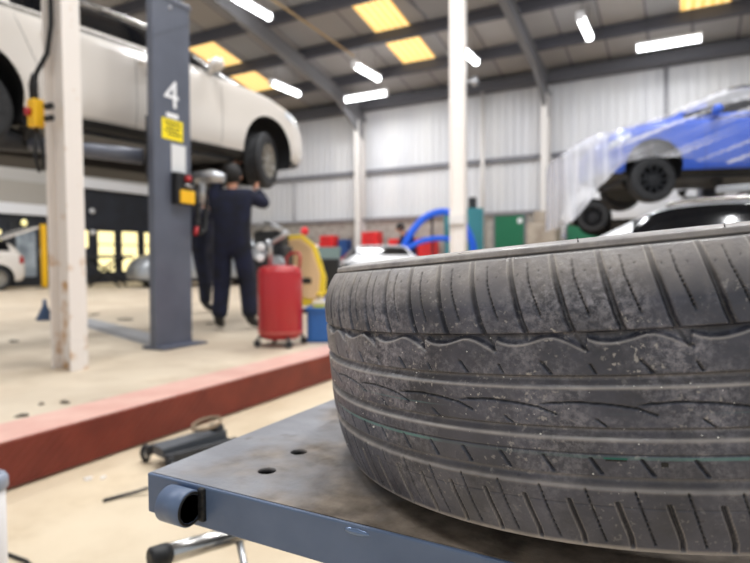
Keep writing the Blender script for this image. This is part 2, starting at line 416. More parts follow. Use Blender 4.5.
# ------------------------------------------------------------------ car builder
def crom(P, t):
    P = np.asarray(P, float); n = len(P); i = min(int(t), n-2); f = t-i
    p0, p1, p2, p3 = P[max(i-1, 0)], P[i], P[i+1], P[min(i+2, n-1)]
    return .5*((2*p1)+(-p0+p2)*f+(2*p0-5*p1+4*p2-p3)*f*f+(-p0+3*p1-3*p2+p3)*f**3)
HATCH = [ # x, zb, zbelt, ztop, W, Wr
 (-2.12, .42, .80, .90, .62, .48), (-2.06, .30, .90, 1.00, .78, .58), (-1.9, .22, .97, 1.20, .85, .58), (-1.6, .20, .985, 1.37, .88, .58),
 (-1.1, .18, .98, 1.44, .89, .59), (-.4, .18, .97, 1.47, .90, .60), (.1, .18, .965, 1.455, .90, .60), (.4, .18, .96, 1.40, .90, .60),
 (.75, .18, .955, 1.24, .895, .60), (1.15, .18, .94, 1.05, .89, .62), (1.45, .18, .90, .99, .88, .62), (1.8, .19, .80, .90, .84, .58),
 (2.02, .22, .68, .77, .74, .5), (2.14, .28, .55, .63, .6, .4), (2.18, .38, .48, .52, .4, .3)]
SEDAN = [(a, b, c+.01, (d_ if d_ < 1.07 else 1.07+(d_-1.07)*.74), e, f) for a, b, c, d_, e, f in HATCH]
COUPE = [
 (-2.2, .42, .80, .88, .62, .48), (-2.1, .30, .90, .98, .80, .6), (-1.85, .22, .95, 1.05, .88, .62), (-1.3, .18, .95, 1.25, .91, .58),
 (-.8, .16, .93, 1.36, .91, .56), (-.3, .15, .92, 1.40, .91, .56), (.1, .15, .915, 1.36, .91, .56), (.5, .15, .91, 1.20, .91, .58),
 (.95, .15, .90, .99, .90, .64), (1.4, .15, .86, .93, .90, .66), (1.8, .16, .77, .84, .87, .62), (2.08, .18, .64, .71, .78, .5),
 (2.22, .24, .5, .57, .62, .4), (2.27, .34, .42, .47, .4, .3)]
def ring(st):
    x, zb, bl, zt, W, Wr = st; H = zt-bl
    half = [(0, zb), (.5*W, zb), (.84*W, zb), (.95*W, zb+.05), (1.0*W, zb+.3*(bl-zb)), (1.0*W, zb+.62*(bl-zb)), (.985*W, bl-.06), (.95*W, bl),
            (.93*W+.0*(Wr-W), bl+.05*H), ((.93*W*.48+Wr*.52), bl+.5*H), (Wr*1.0, bl+.86*H), (.85*Wr, bl+.96*H), (.45*Wr, zt-.01*H), (0, zt)]
    return half
class Shell:
    """smooth car shell sampled on a grid: station parameter x ring parameter"""
    def __init__(s, stations, nx=150, nr=46):
        s.st = np.array(stations); ns = len(stations); nx = 190
        rings = np.array([ring(r) for r in stations])           # ns,14,2
        tf = np.linspace(0, ns-1, 1500); xf = np.maximum.accumulate([crom(s.st[:, 0], t)+1e-7*t for t in tf]); s.ts = np.interp(np.linspace(xf[0], xf[-1], nx), xf, tf); s.ts[0] = 0; s.ts[-1] = ns-1; s.qs = np.linspace(0, 13, nr)
        X = np.array([crom(s.st[:, 0], t) for t in s.ts])
        Rg = np.array([crom(rings, t) for t in s.ts])           # nx,14,2
        G = np.array([[crom(Rg[i], q) for q in s.qs] for i in range(nx)])   # nx,nr,2
        s.P = np.zeros((nx, nr, 3)); s.P[..., 0] = X[:, None]; s.P[..., 1] = np.maximum(G[..., 0], 0); s.P[..., 2] = G[..., 1]
        s.P[:, 0, 1] = 0; s.P[:, -1, 1] = 0
    def belt(s, x): return float(np.interp(x, s.st[:, 0], s.st[:, 2]))
    def top(s, x): return float(np.interp(x, s.st[:, 0], s.st[:, 3]))
    def side_y(s, x, z):
        i = int(np.argmin(abs(s.P[:, 0, 0]-x))); pr = s.P[i]; k0 = int(np.argmax(pr[:, 1])) 
        best = None
        for j in range(3, pr.shape[0]-1):
            z0, z1 = pr[j, 2], pr[j+1, 2]
            if min(z0, z1) <= z <= max(z0, z1)+1e-6:
                f = 0 if abs(z1-z0) < 1e-6 else (z-z0)/(z1-z0); return float(pr[j, 1]*(1-f)+pr[j+1, 1]*f)
        return float(pr[k0, 1])
def car(label, paint, loc, rz, stations=HATCH, wheel_drop=0., steer=0., roof_mat=None, name='car', group=None, detail=True, wb=(-1.38, 1.40), wr=.325, arch=.385, tailgate=False, zscale=1., rim=None):
    t = thing(name, label, 'car', loc, rz, group)
    if zscale != 1: stations = [(a, b*zscale, c*zscale, d_*zscale, e, f) for a, b, c, d_, e, f in stations]
    sh = Shell(stations); P = sh.P.copy(); nx, nr, _ = P.shape
    wz = wr-.01
    INS = np.zeros((nx, nr), bool)
    # snap vertices near the wheel-arch circle
    for ax in wb:
        dx = P[..., 0]-ax; dz = P[..., 2]-wz; dist = np.hypot(dx, dz)
        m_ = (P[..., 1] > .45) & (dist < arch) & (P[..., 2] < sh.belt(ax)-.03)
        INS |= m_; dist = np.maximum(dist, 1e-4)
        P[..., 0][m_] = ax+dx[m_]/dist[m_]*arch; P[..., 2][m_] = wz+dz[m_]/dist[m_]*arch
    x_roof_f = .1 if stations is not COUPE else -.1
    parts = {k: MB() for k in ('body', 'windscreen', 'rear_window', 'sill', 'roof')}
    sidew = {}
    for sgn in (1, -1):
        Q = P*np.array([1, sgn, 1])
        cl = {}
        for i in range(nx-1):
            for j in range(nr-1):
                c = (P[i, j]+P[i+1, j]+P[i, j+1]+P[i+1, j+1])/4
                x, y, z = c
                if INS[i, j] and INS[i+1, j] and INS[i, j+1] and INS[i+1, j+1]: continue
                bl = sh.belt(x); H = sh.top(x)-bl
                n_ = np.cross(P[i+1, j]-P[i, j], P[i, j+1]-P[i, j]); n_ = n_/(np.linalg.norm(n_)+1e-9)
                key = 'body'; q = s_q = (sh.qs[j]+sh.qs[j+1])/2
                if H > .16:
                    fr = (z-bl)/H
                    if q > 8.25 and q < 10.35 and -1.72 < x < .98 and (x < .62 or fr < .8):
                        key = ('s', sgn, 0 if x > -.28 else 1)
                        if abs(x+1.32) < .04: key = 'body'
                        if x > .62 and fr > .55: key = 'body'
                    elif q >= 10.9 and .12 < x < 1.12 and stations is not COUPE: key = 'windscreen'
                    elif q >= 10.9 and .05 < x < .95 and stations is COUPE: key = 'windscreen'
                    elif q >= 10.9 and x < -1.62: key = 'rear_window'
                    elif q > 10.9 and roof_mat is not None: key = 'roof'
                if z < .245*zscale: key = ('sill', sgn, 0)
                cl.setdefault(key, []).append((i, j))
        for key, cells in cl.items():
            mb = parts[key] if isinstance(key, str) else sidew.setdefault(key, MB())
            idx = {}; vs = []; fs = []
            for (i, j) in cells:
                f = []
                for (a, b_) in ((i, j), (i+1, j), (i+1, j+1), (i, j+1)):
                    if (a, b_) not in idx: idx[(a, b_)] = len(vs); vs.append(tuple(Q[a, b_]))
                    f.append(idx[(a, b_)])
                fs.append(f if sgn > 0 else f[::-1])
            mb.add(vs, fs, True)
        if sgn == 1:
            for e_, rev in ((0, False), (nx-1, True)):
                pr = [tuple(p) for p in P[e_]]+[(p[0], -p[1], p[2]) for p in P[e_][::-1]]
                parts['body'].add(pr, [tuple(range(len(pr)))])
    b = parts['body'].build('body', paint, t)
    if parts['windscreen'].v: parts['windscreen'].build('windscreen', M_glass, t)
    if parts['rear_window'].v: parts['rear_window'].build('rear_window', M_glass, t)
    if parts['roof'].v: parts['roof'].build('roof_panel', roof_mat, t)
    for key, mb in sidew.items(): mb.build('lower_trim' if key[0] == 'sill' else 'side_window', M_black if key[0] == 'sill' else M_glass, t)
    # arch liners + floor pan
    for ax in wb:
        for s_ in (1, -1):
            mb = MB(); vs = []; fs = []; n = 20
            for yy in (.5, .862):
                for k_ in range(n+1):
                    a = -.15*PI+1.3*PI*k_/n; vs.append((ax+math.cos(a)*(arch+.004), s_*yy, wz+math.sin(a)*(arch+.004)))
            fs = [(k_, k_+1, n+1+k_+1, n+1+k_) for k_ in range(n)]+[tuple(range(n+1))]
            mb.add(vs, fs, True); mb.build('wheel_arch', M_black, b)
    MB().box((wb[0]+.42, -.74, .15), (wb[1]-.42, .74, .19)).tube([(wb[0]-.3, -.3, .2), (wb[0]+.5, -.3, .17), (wb[1]-.5, -.1, .17)], .04).box((wb[1]-.3, -.5, .12), (wb[1]+.35, .5, .2)).build('underbody', M_dark, t)
    # wheels
    for ax in wb:
        for s_ in (1, -1):
            st_ = steer if ax == wb[1] else 0
            Mw = T(ax, s_*.74, wr-wheel_drop) @ RZ(st_) @ RX(-s_*PI/2)
            w = MB().lathe([(.2, -.1), (.27, -.105), (wr-.02, -.1), (wr, -.075), (wr, -.03), (wr-.008, -.028), (wr-.008, -.02), (wr, -.018), (wr, .018), (wr-.008, .02), (wr-.008, .028), (wr, .03), (wr, .075), (wr-.02, .1), (.27, .105), (.2, .1)], 40, Mw, cap=False).build('wheel', M_rubber, t)
            rm = MB().lathe([(.215, .095), (.2, .09), (.19, .05), (.19, -.08), (.05, -.02)], 32, Mw, cap=False)
            rm.lathe([(.055, .0), (.055, .085), (.03, .095), (0, .095)], 16, Mw)
            for k_ in range(10):
                rm.add([(.04, -.018, .06), (.2, -.012, .085), (.2, .012, .085), (.04, .018, .06), (.04, -.018, .09), (.2, -.012, .1), (.2, .012, .1), (.04, .018, .09)],
                       [(0, 1, 2, 3), (7, 6, 5, 4), (0, 4, 5, 1), (1, 5, 6, 2), (2, 6, 7, 3), (3, 7, 4, 0)], False, Mw @ RZ(k_*PI/5))
            rm.build('rim', rim or M_rim, w)
            MB().lathe([(.0, -.03), (.15, -.03), (.15, -.015), (.0, -.015)], 24, Mw).build('brake_disc', M_dark if rim else M_alu, w)
    if detail:
        for s_ in (1, -1):
            def sp(x, z, o=.006): return (x, s_*(sh.side_y(x, z)+o), z)
            # door shut lines
            for xs_, ztop_ in ((.72, .93), (-.28, .95), (-1.12, .95)):
                zs = np.linspace(.26, ztop_*zscale, 14)
                xx = [xs_+(-.10*max(0, (.55-z_))*0 if xs_ > -1 else -.45*max(0, z_-.55)*1.0) for z_ in zs]
                MB().tube([sp(x_, z_, -.001) for x_, z_ in zip(xx, zs)], .0028, 6).build('door_gap', M_dark, t)
            MB().tube([sp(x_, .27, 0.0) for x_ in np.linspace(-.9, .72, 16)], .0028, 6).build('door_gap', M_dark, t)
            # mirror
            y0 = sh.side_y(.62, 1.0)
            mm = MB().ball((.60, s_*(y0+.14), 1.06), .1, sc=(.65, 1.0, .72)).tube([(.6, s_*(y0-.02), .99), (.6, s_*(y0+.1), 1.02)], .025)
            mm.build('mirror', paint, t)
            for xh in (-.15, -1.0):
                hz = .86
                MB().tube([sp(xh-.1, hz, .01), sp(xh-.08, hz, .03), sp(xh+.08, hz, .03), sp(xh+.1, hz, .01)], .014, 8).build('door_handle', paint, t)
            # bright window-line trim and roof rail
            MB().tube([sp(x_, sh.belt(x_)+.018, .006) for x_ in np.linspace(-1.65, .85, 26)], .013, 6).build('window_trim', M_chrome, t)
            MB().tube([(x_, s_*(float(np.interp(x_, sh.st[:, 0], sh.st[:, 5]))*.93), sh.top(x_)+.015) for x_ in np.linspace(-1.5, .3, 20)], .02, 8).build('roof_rail', M_chrome, t)
            # head and tail lamps
            hb = MB(); vs = []
            gx = np.linspace(1.72, 2.06, 8); 
            for x_ in gx:
                zt_ = sh.belt(x_)
                vs += [sp(x_, zt_-.02, .008), sp(x_, zt_-.11, .008)]
            hb.add(vs, [(2*i, 2*i+1, 2*i+3, 2*i+2) for i in range(7)], True); hb.build('headlamp', M_headlamp, t)
        tb = None
    for s_ in (1, -1):
        vs = []
        for z_ in np.linspace(.72, .93, 6)*zscale:
            for x_ in (-2.03, -1.9): vs.append((x_, s_*(sh.side_y(x_, min(z_, sh.top(x_)-.05))+.01), z_))
        MB().add(vs, [(2*i, 2*i+1, 2*i+3, 2*i+2) for i in range(5)], True).build('tail_lamp', M_taillamp, t)
    if tailgate:
        Mt = T(-1.62, 0, 1.40) @ RY(.35)
        tg = MB().box((-1.0, -.6, -.03), (0, .6, .03), Mt, bev=.02).build('tailgate', paint, t)
        MB().box((-.6, -.48, -.04), (-.08, .48, -.028), Mt).build('rear_glass', M_glass, tg)
    return t, sh

paint_white = mat('warm_white_car_paint', '#d3ccc4', .22, coat=.8)
paint_cool = mat('white_car_paint', '#e2e3e6', .3, coat=.6)
paint_silver = mat('silver_car_paint', '#9fa3a8', .3, .5, coat=.5)
paint_blue = mat('blue_car_paint', '#2c5ccb', .35, coat=.5)

# white car on the two-post lift
hd = math.atan2(.995, .104)
CARZ = 1.92
lifted, lsh = car('white hatchback raised on the grey lift post numbered 4', paint_white, (-5.33, 4.0, CARZ), hd, stations=[(a*1.06, b, c, d_, e, f) for a, b, c, d_, e, f in SEDAN], wb=(-1.62, 1.42), wheel_drop=.12, steer=.42)
MB().tube([(-2.0, -.55, .08), (-1.4, -.55, .05), (-.9, -.6, .02)], [.05, .12, .06], 14).build('exhaust', M_dark, lifted)

MB().box((-1.15, .0, .0), (1.0, .7, .16), bev=.02).box((.95, -.35, -.02), (1.6, .35, .14), bev=.02).box((-1.9, -.4, -.02), (-1.2, .4, .14), bev=.02).build('subframe', mat('underseal', '#1c1714', .7), lifted)
# ------------------------------------------------------------------ two-post lift, post 4
t = thing('lift_post', 'grey vehicle lift post with a white number 4 and yellow sticker', 'lift', (-4.04, 3.55, UZ)); t.rotation_euler.x = -.013
pz = 3.0
mb = MB()
mb.box((.01, -.205, .0), (.09, .205, pz), bev=.012); mb.build('post', M_liftgrey, t)
MB().box((-.06, -.22, 0), (.2, .28, .025), bev=.004).build('base_plate', M_liftgrey, t)
MB().box((.0, -.215, pz-.02), (.1, .215, pz+.03), bev=.01).tube([(0, -.05, pz+.03), (0, -.05, pz+.14)], .05).box((-.05, -.12, pz+.12), (.05, .1, pz+.4), bev=.02).build('top_cap', M_liftgrey, t)
# gusset crease and bolt near the top
MB().add([(.0915, -.2, 2.62), (.0915, .2, 2.86), (.0915, .2, 2.88), (.0915, -.2, 2.64), (.0925, -.2, 2.62), (.0925, .2, 2.86), (.0925, .2, 2.88), (.0925, -.2, 2.64)], [(0, 1, 2, 3), (7, 6, 5, 4), (0, 4, 5, 1), (2, 6, 7, 3)]).build('seam', mat('lift_grey_shade', '#50545f', .4), t)
MB().lathe([(.014, 0), (.014, .012), (0, .014)], 8, T(.09, -.02, 2.93) @ RY(PI/2)).build('bolt', M_alu, t)
# number decal 4
fc = bpy.data.curves.new('four', 'FONT'); fc.body = '4'; fc.size = .34; fc.extrude = .0008; fc.align_x = 'CENTER'
fo = bpy.data.objects.new('four', fc); COL.objects.link(fo); me = evaluated(fo); bpy.data.objects.remove(fo)
me.materials.clear(); me.materials.append(M_white)
no = bpy.data.objects.new('number_decal', me); COL.objects.link(no); no.parent = t
no.matrix_local = T(.092, -.01, 2.08) @ RZ(PI/2) @ RX(PI/2); tag(no, 'white number 4')
MB().box((.09, -.07, 1.99), (.0925, .06, 2.03)).build('decal_strip', M_white, t)
st = MB().box((.09, -.12, 1.8), (.094, .11, 2.02-.045)).build('warning_sticker', mat('sticker_yellow', '#f4dc10', .5), t); tag(st, 'yellow warning sticker')
mb = MB()
for i, (a, b_) in enumerate(((-.09, .08), (-.07, .02), (.04, .08), (-.09, .06), (-.06, .09))):
    zz = 1.945-.032*(i if i < 2 else i-1); mb.box((.094, a, zz-.009), (.0947, b_, zz+.006))
mb.build('sticker_print', mat('sticker_ink', '#3c3a14', .6), st)
MB().box((.09, -.02, 1.53), (.094, .14, 1.77)).build('data_plate', mat('label_white', '#d9d9d9', .5), t)
bx = MB().box((.09, -.03, 1.25), (.17, .17, 1.52), bev=.012).build('control_box', M_black, t)
MB().box((.165, .0, 1.255), (.185, .16, 1.37), bev=.006).build('control_cover', M_yellow, bx)
MB().lathe([(.028, 0), (.028, .03), (0, .035)], 14, T(.17, .08, 1.47) @ RY(PI/2)).build('stop_button', M_red, bx)
MB().tube([(.17, .05, 1.41), (.2, .07, 1.41), (.2, .1, 1.40), (.17, .12, 1.40)], .012).build('lever', M_alu, bx)
MB().tube([(.1, .2, 1.5), (.12, .24, 1.3), (.12, .26, 1.1), (.1, .3, 1.0), (.1, .36, 1.05), (.08, .4, 1.3), (.02, .38, 1.5)], .02, 10).build('hose', M_black, t)
# carriage and arms below the car
cg = MB().box((-.07, -.16, 1.45), (.01, .16, 2.0), bev=.01).build('carriage', M_dark, t)
def arm(p0, p1, pad):
    a = MB(); a.tube([p0, p1], [.07, .055], 12).build('lift_arm', M_liftgrey, t)
    MB().lathe([(.05, -.06), (.05, .02), (.075, .025), (.075, .05), (0, .05)], 18, T(*pad)).build('arm_pad', M_rubber, t)
arm((-.14, -.12, 1.66), (-.75, -.75, 1.72), (-.75, -.75, 1.79))
arm((-.14, .12, 1.66), (-.62, .72, 1.72), (-.62, .72, 1.79))
# pale floor plate joining the two lift posts
t = thing('floor_plate', 'long pale grey steel cover plate lying across the raised floor', 'plate', (-5.5, 4.0, UZ))
MB().add([(1.42, -.56, 0), (1.44, -.3, 0), (-1.1, .62, 0), (-1.15, .38, 0), (1.42, -.54, .04), (1.44, -.32, .04), (-1.1, .6, .04), (-1.15, .4, .04)], [(0, 1, 2, 3), (4, 5, 6, 7), (0, 4, 5, 1), (1, 5, 6, 2), (2, 6, 7, 3), (3, 7, 4, 0)]).build('plate', mat('floor_plate_steel', '#a9a9ad', .45, .2), t)
# white bracket / air tool hanging by the post
t = thing('air_wrench', 'pale air wrench with red tipped hose, hung beside post 4', 'tool', (-3.93, 3.78, 1.60))
MB().tube([(-.12, .1, .12), (.12, .12, .12), (.22, .16, .1)], [.05, .06, .04], 12).build('tool_body', M_alu, t)
MB().tube([(.0, .11, .1), (-.01, .1, -.12)], [.035, .03], 10).build('grip', M_alu, t)
MB().tube([(-.01, .1, -.12), (.0, .05, -.25), (.05, -.02, -.35)], .012, 8).build('air_line', M_dark, t)
MB().tube([(.05, -.02, -.35), (.08, -.06, -.41)], .018, 8).build('red_coupling', M_red, t)
MB().tube([(-.02, -.04, .16), (-.06, .02, .17), (-.1, .08, .13)], .01, 8).build('hanger', M_dark, t)

# ------------------------------------------------------------------ people
def skinned(chains, name, m, parent, sub=2):
    """chains: list of [(pos, radius), ...]; chains that start with a known position join there"""
    me = bpy.data.meshes.new(name); vs = []; es = []; rs = []; key = {}
    for ch in chains:
        prev = None
        for p, r in ch:
            k_ = tuple(round(c, 4) for c in p)
            if k_ not in key: key[k_] = len(vs); vs.append(p); rs.append(r)
            i = key[k_]
            if prev is not None and prev != i: es.append((prev, i))
            prev = i
    me.from_pydata(vs, es, []); o = bpy.data.objects.new(name, me); COL.objects.link(o)
    md = o.modifiers.new('s', 'SKIN'); md.use_smooth_shade = True
    for i, sv in enumerate(me.skin_vertices[0].data):
        r = rs[i]; sv.radius = (r, r) if not isinstance(r, tuple) else r; sv.use_root = (i == 0)
    md2 = o.modifiers.new('u', 'SUBSURF'); md2.levels = sub; md2.render_levels = sub
    me2 = evaluated(o); o.modifiers.clear(); bpy.data.objects.remove(o)
    me2.polygons.foreach_set('use_smooth', [True]*len(me2.polygons))
    me2.materials.clear(); me2.materials.append(m); me2.name = name
    return me2
def join_meshes(meshes, name, m):
    b = bmesh.new()
    for x in meshes: b.from_mesh(x)
    me = bpy.data.meshes.new(name); b.to_mesh(me); b.free()
    me.polygons.foreach_set('use_smooth', [True]*len(me.polygons)); me.materials.append(m); return me
def person(label, loc, rz, J, cloth, group=None, boots=True):
    """J: joint positions in a local frame (x right, y forward, z up)"""
    t = thing('person', label, 'person', loc, rz, group)
    V = lambda k_: Vector(J[k_])
    pel, ch, nk, hd_ = V('pelvis'), V('chest'), V('neck'), V('head')
    body = []
    torso = [(tuple(pel), (.14, .11)), (tuple(pel.lerp(ch, .5)), (.135, .105)), (tuple(ch), (.155, .115)), (tuple(nk), (.055, .055)), (tuple(nk.lerp(hd_, .45)), (.055, .055)), (tuple(hd_), (.085, .1)), (tuple(hd_+(hd_-nk).normalized()*.09), (.06, .075))]
    chains = [torso]
    clothc = [[(tuple(pel), (.19, .15)), (tuple(pel.lerp(ch, .5)), (.19, .15)), (tuple(ch), (.205, .155)), (tuple(nk+(ch-nk)*.25), (.085, .08))]]
    hands = []
    for s_ in ('L', 'R'):
        sg = -1 if s_ == 'L' else 1
        hip, kn, an, to = V('hip'+s_), V('knee'+s_), V('ankle'+s_), V('toe'+s_)
        chains.append([(tuple(pel), (.14, .11)), (tuple(hip), .085), (tuple(hip.lerp(kn, .5)), .075), (tuple(kn), .055), (tuple(kn.lerp(an, .4)), .055), (tuple(an), .038), (tuple(to), .035)])
        clothc.append([(tuple(pel), (.19, .15)), (tuple(hip), .12), (tuple(hip.lerp(kn, .5)), .115), (tuple(kn), .10), (tuple(kn.lerp(an, .5)), .095), (tuple(an+Vector((0, 0, .02))), .085)])
        sh_, el, wr_ = V('sh'+s_), V('el'+s_), V('wr'+s_)
        chains.append([(tuple(ch), (.155, .115)), (tuple(sh_), .06), (tuple(sh_.lerp(el, .5)), .048), (tuple(el), .04), (tuple(el.lerp(wr_, .4)), .04), (tuple(wr_), .026)])
        clothc.append([(tuple(ch), (.205, .155)), (tuple(sh_), .095), (tuple(sh_.lerp(el, .5)), .08), (tuple(el), .068), (tuple(el.lerp(wr_, .5)), .055), (tuple(el.lerp(wr_, .9)), .045)])
        # hand
        dr = (wr_-el).normalized(); side = dr.cross(Vector((0, 1, .2))).normalized(); nrm = side.cross(dr).normalized()
        palm = wr_+dr*.05
        hands.append([[(tuple(wr_), .024), (tuple(palm), (.026, .03)), (tuple(wr_+dr*.085), (.022, .034))]])
        for i, (off, ln) in enumerate(((-.03, .062), (-.01, .072), (.01, .068), (.03, .054))):
            b0 = wr_+dr*.075+side*off; b1 = b0+dr*ln*.5+nrm*.008; b2 = b1+dr*ln*.3+nrm*.022; b3 = b2+dr*ln*.12+nrm*.022
            hands.append([[(tuple(b0), .009), (tuple(b1), .0085), (tuple(b2), .008), (tuple(b3), .007)]])
        th0 = wr_+dr*.03+side*sg*.028; hands.append([[(tuple(th0), .012), (tuple(th0+dr*.03+side*sg*.022), .0105), (tuple(th0+dr*.055+side*sg*.026+nrm*.015), .009)]])
        bt = [[(tuple(an+Vector((0, -.01, .09))), .06), (tuple(an+Vector((0, 0, -.0))), .058), (tuple(an.lerp(to, .5)+Vector((0, 0, -.01))), (.05, .045)), (tuple(to), (.045, .035))]]
        mo = skinned(bt, 'boot', M_boot, t); ob = bpy.data.objects.new('boot', mo); COL.objects.link(ob); ob.parent = t
    ms = [skinned(chains, 'body', M_skin, t)]+[skinned(h_, 'hand', M_skin, t, 1) for h_ in hands]
    # face: nose, ears, eyes sockets on the head
    fw = Vector((0, 1, 0)); f = Vector(J.get('face', (0, 1, 0))).normalized(); sd = f.cross(Vector((0, 0, 1))).normalized()
    fb = MB().ball(tuple(hd_+f*.105+Vector((0, 0, -.01))), .016, sc=(1, 1.1, 1.7))
    for s_ in (-1, 1):
        fb.ball(tuple(hd_+sd*s_*.09), .024, sc=(.5, 1, 1.5)); fb.ball(tuple(hd_+f*.088+sd*s_*.033+Vector((0, 0, .02))), .012)
    fb.ball(tuple(hd_+f*.09+Vector((0, 0, -.055))), .02, sc=(1.3, .6, .4))
    fme = bpy.data.meshes.new('f'); fme.from_pydata(fb.v, [], fb.f); ms.append(fme)
    bo = bpy.data.objects.new('body', join_meshes(ms, 'body', M_skin)); COL.objects.link(bo); bo.parent = t
    co = bpy.data.objects.new('overalls', skinned(clothc, 'overalls', cloth, t)); COL.objects.link(co); co.parent = t
    MB().ball(tuple(hd_-f*.018+Vector((0, 0, .035))), .118, sc=(.9, 1.0, 1.0), n=18).build('hair', M_hair, t)
    return t
# mechanic working at the raised front wheel, back to the viewer
JA = dict(pelvis=(0, 0, .95), chest=(0, .03, 1.32), neck=(0, .04, 1.52), head=(0, .06, 1.66), face=(.1, 1, .3),
          hipL=(-.11, 0, .9), kneeL=(-.13, .03, .5), ankleL=(-.15, -.02, .1), toeL=(-.19, .17, .045),
          hipR=(.11, 0, .9), kneeR=(.15, .05, .5), ankleR=(.18, .03, .1), toeR=(.25, .2, .045),
          shL=(-.2, .03, 1.46), elL=(-.2, .2, 1.66), wrL=(-.06, .34, 1.86),
          shR=(.2, .03, 1.44), elR=(.34, .14, 1.36), wrR=(.2, .32, 1.55))
pa = person('person in navy overalls reaching up to the front wheel of the raised car', (-4.33, 4.70, UZ), .42, JA, M_navy2)
wt = MB().lathe([(.036, -.012), (.036, .012)], 16, T(.205, .305, 1.53) @ RX(-.9)).build('wristwatch', M_alu, pa)
JB = dict(pelvis=(0, 0, .98), chest=(0, .05, 1.34), neck=(0, .08, 1.54), head=(0, .13, 1.68), face=(0, 1, .2),
          hipL=(-.1, 0, .93), kneeL=(-.11, .02, .52), ankleL=(-.12, -.02, .1), toeL=(-.13, .17, .045),
          hipR=(.1, 0, .93), kneeR=(.12, .08, .52), ankleR=(.12, .1, .1), toeR=(.14, .29, .045),
          shL=(-.2, .05, 1.46), elL=(-.26, .25, 1.36), wrL=(-.2, .42, 1.55), shR=(.2, .05, 1.46), elR=(.26, .25, 1.36), wrR=(.2, .42, 1.55))
person('person in dark clothes standing behind lift post 4, further back under the car', (-6.3, 6.2, UZ), -1.2, JB, M_navy2)
JC = dict(pelvis=(0, 0, .95), chest=(0, .12, 1.28), neck=(0, .24, 1.44), head=(0, .33, 1.55), face=(0, 1, -.4),
          hipL=(-.1, 0, .9), kneeL=(-.11, .06, .5), ankleL=(-.12, -.02, .1), toeL=(-.13, .17, .045),
          hipR=(.1, 0, .9), kneeR=(.12, .06, .5), ankleR=(.12, 0, .1), toeR=(.14, .19, .045),
          shL=(-.2, .14, 1.4), elL=(-.3, .2, 1.15), wrL=(-.2, .42, 1.05), shR=(.2, .14, 1.4), elR=(.3, .2, 1.15), wrR=(.2, .42, 1.05))
person('person in a navy top stooping beside the blue hose near the back wall', (-6.38, 13.65, UZ), 2.4, JC, mat('navy_top', '#1b2748', .9))

# ------------------------------------------------------------------ red oil drain tank
t = thing('oil_drain_tank', 'red upright oil drainer tank with handle and gauges, on castors', 'tank', (-3.155, 4.02, UZ), .3); t.scale.z = .97
tk = MB().lathe([(.0, .07), (.15, .07), (.185, .1), (.195, .14), (.195, .66), (.185, .7), (.14, .725), (.0, .735)], 36).build('tank', M_red, t)
MB().lathe([(.197, .12), (.2, .125), (.2, .14), (.197, .145)], 36).build('tank_band', mat('worn_band', '#a8493f', .5), tk)
MB().tube([(.02, .12, .7), (.02, .12, .8), (.06, .12, .84), (.16, .05, .84), (.18, .03, .8), (.17, .03, .7)], .012, 8).build('handle', M_red, t)
MB().tube([(-.08, -.02, .72), (-.08, -.02, .9), (-.1, -.04, .96)], .022, 10).build('riser_pipe', M_alu, t)
for (x, y, z) in ((-.15, -.07, .8), (-.15, -.06, .9)):
    MB().lathe([(.035, -.012), (.035, .012), (.028, .014), (0, .014)], 18, T(x, y, z) @ RX(PI/2)).build('gauge', M_white, t)
MB().tube([(-.08, -.02, .92), (-.02, -.03, .96), (.04, -.04, .99), (.09, -.05, 1.03)], [.02, .02, .022, .03], 10).build('nozzle', M_alu, t)
MB().tube([(-.08, 0, .8), (-.14, 0, .84), (-.15, 0, .9)], .014, 8).build('gauge_pipe', M_alu, t)
for a in (.6, 2.2, 3.8, 5.4):
    c = MB(); x, y = .2*math.cos(a), .2*math.sin(a)
    c.tube([(x*.7, y*.7, .1), (x, y, .085)], .014, 8).lathe([(.03, -.012), (.035, 0), (.03, .012)], 14, T(x*1.05, y*1.05, .036) @ RX(PI/2)).tube([(x*1.05, y*1.05, .036), (x*1.02, y*1.02, .09)], .01, 6)
    c.build('castor', M_dark, t)
# blue crate with a bottle
t = thing('storage_crate', 'blue plastic crate beside the red oil drainer, partly behind the tyre', 'crate', (-2.98, 4.48, UZ), .5)
mb = MB().box((-.16, -.16, 0), (.24, .16, .02)).box((-.16, -.16, 0), (-.145, .16, .31)).box((.225, -.16, 0), (.24, .16, .31)).box((-.16, -.16, 0), (.24, -.145, .31)).box((-.16, .145, 0), (.24, .16, .31)).box((-.175, -.175, .29), (.255, -.16, .32)).box((-.175, .16, .29), (.255, .175, .32)).box((-.175, -.175, .29), (-.16, .175, .32)).box((.24, -.175, .29), (.255, .175, .32))
for i in range(5): mb.box((-.12+.075*i, -.166, .03), (-.11+.075*i, -.16, .27))
mb.build('crate_body', M_bluebox, t)
def jug(u, v, z, body, labelm, lab, rz=0.):
    t = thing('fluid_bottle', lab, 'bottle', (u, v, z), rz, 'bottles in the blue crate')
    MB().box((-.07, -.045, 0), (.07, .045, .36), bev=.025).tube([(.0, 0, .355), (0, 0, .40)], .024, 12).build('bottle_body', body, t)
    MB().lathe([(.03, .395), (.03, .43), (0, .432)], 14).build('cap', M_yellow2, t)
    MB().box((-.05, -.048, .2), (.05, -.044, .32)).build('bottle_label', labelm, t)
jug(-3.01, 4.42, .221, mat('jug_white', '#d8cfb8', .5), mat('label_lime', '#d7de2a', .5), 'white bottle with lime label standing in the blue crate', .5)
jug(-3.05, 4.60, .221, M_bluehose, M_white, 'blue bottle standing in the blue crate behind the white one', .3)

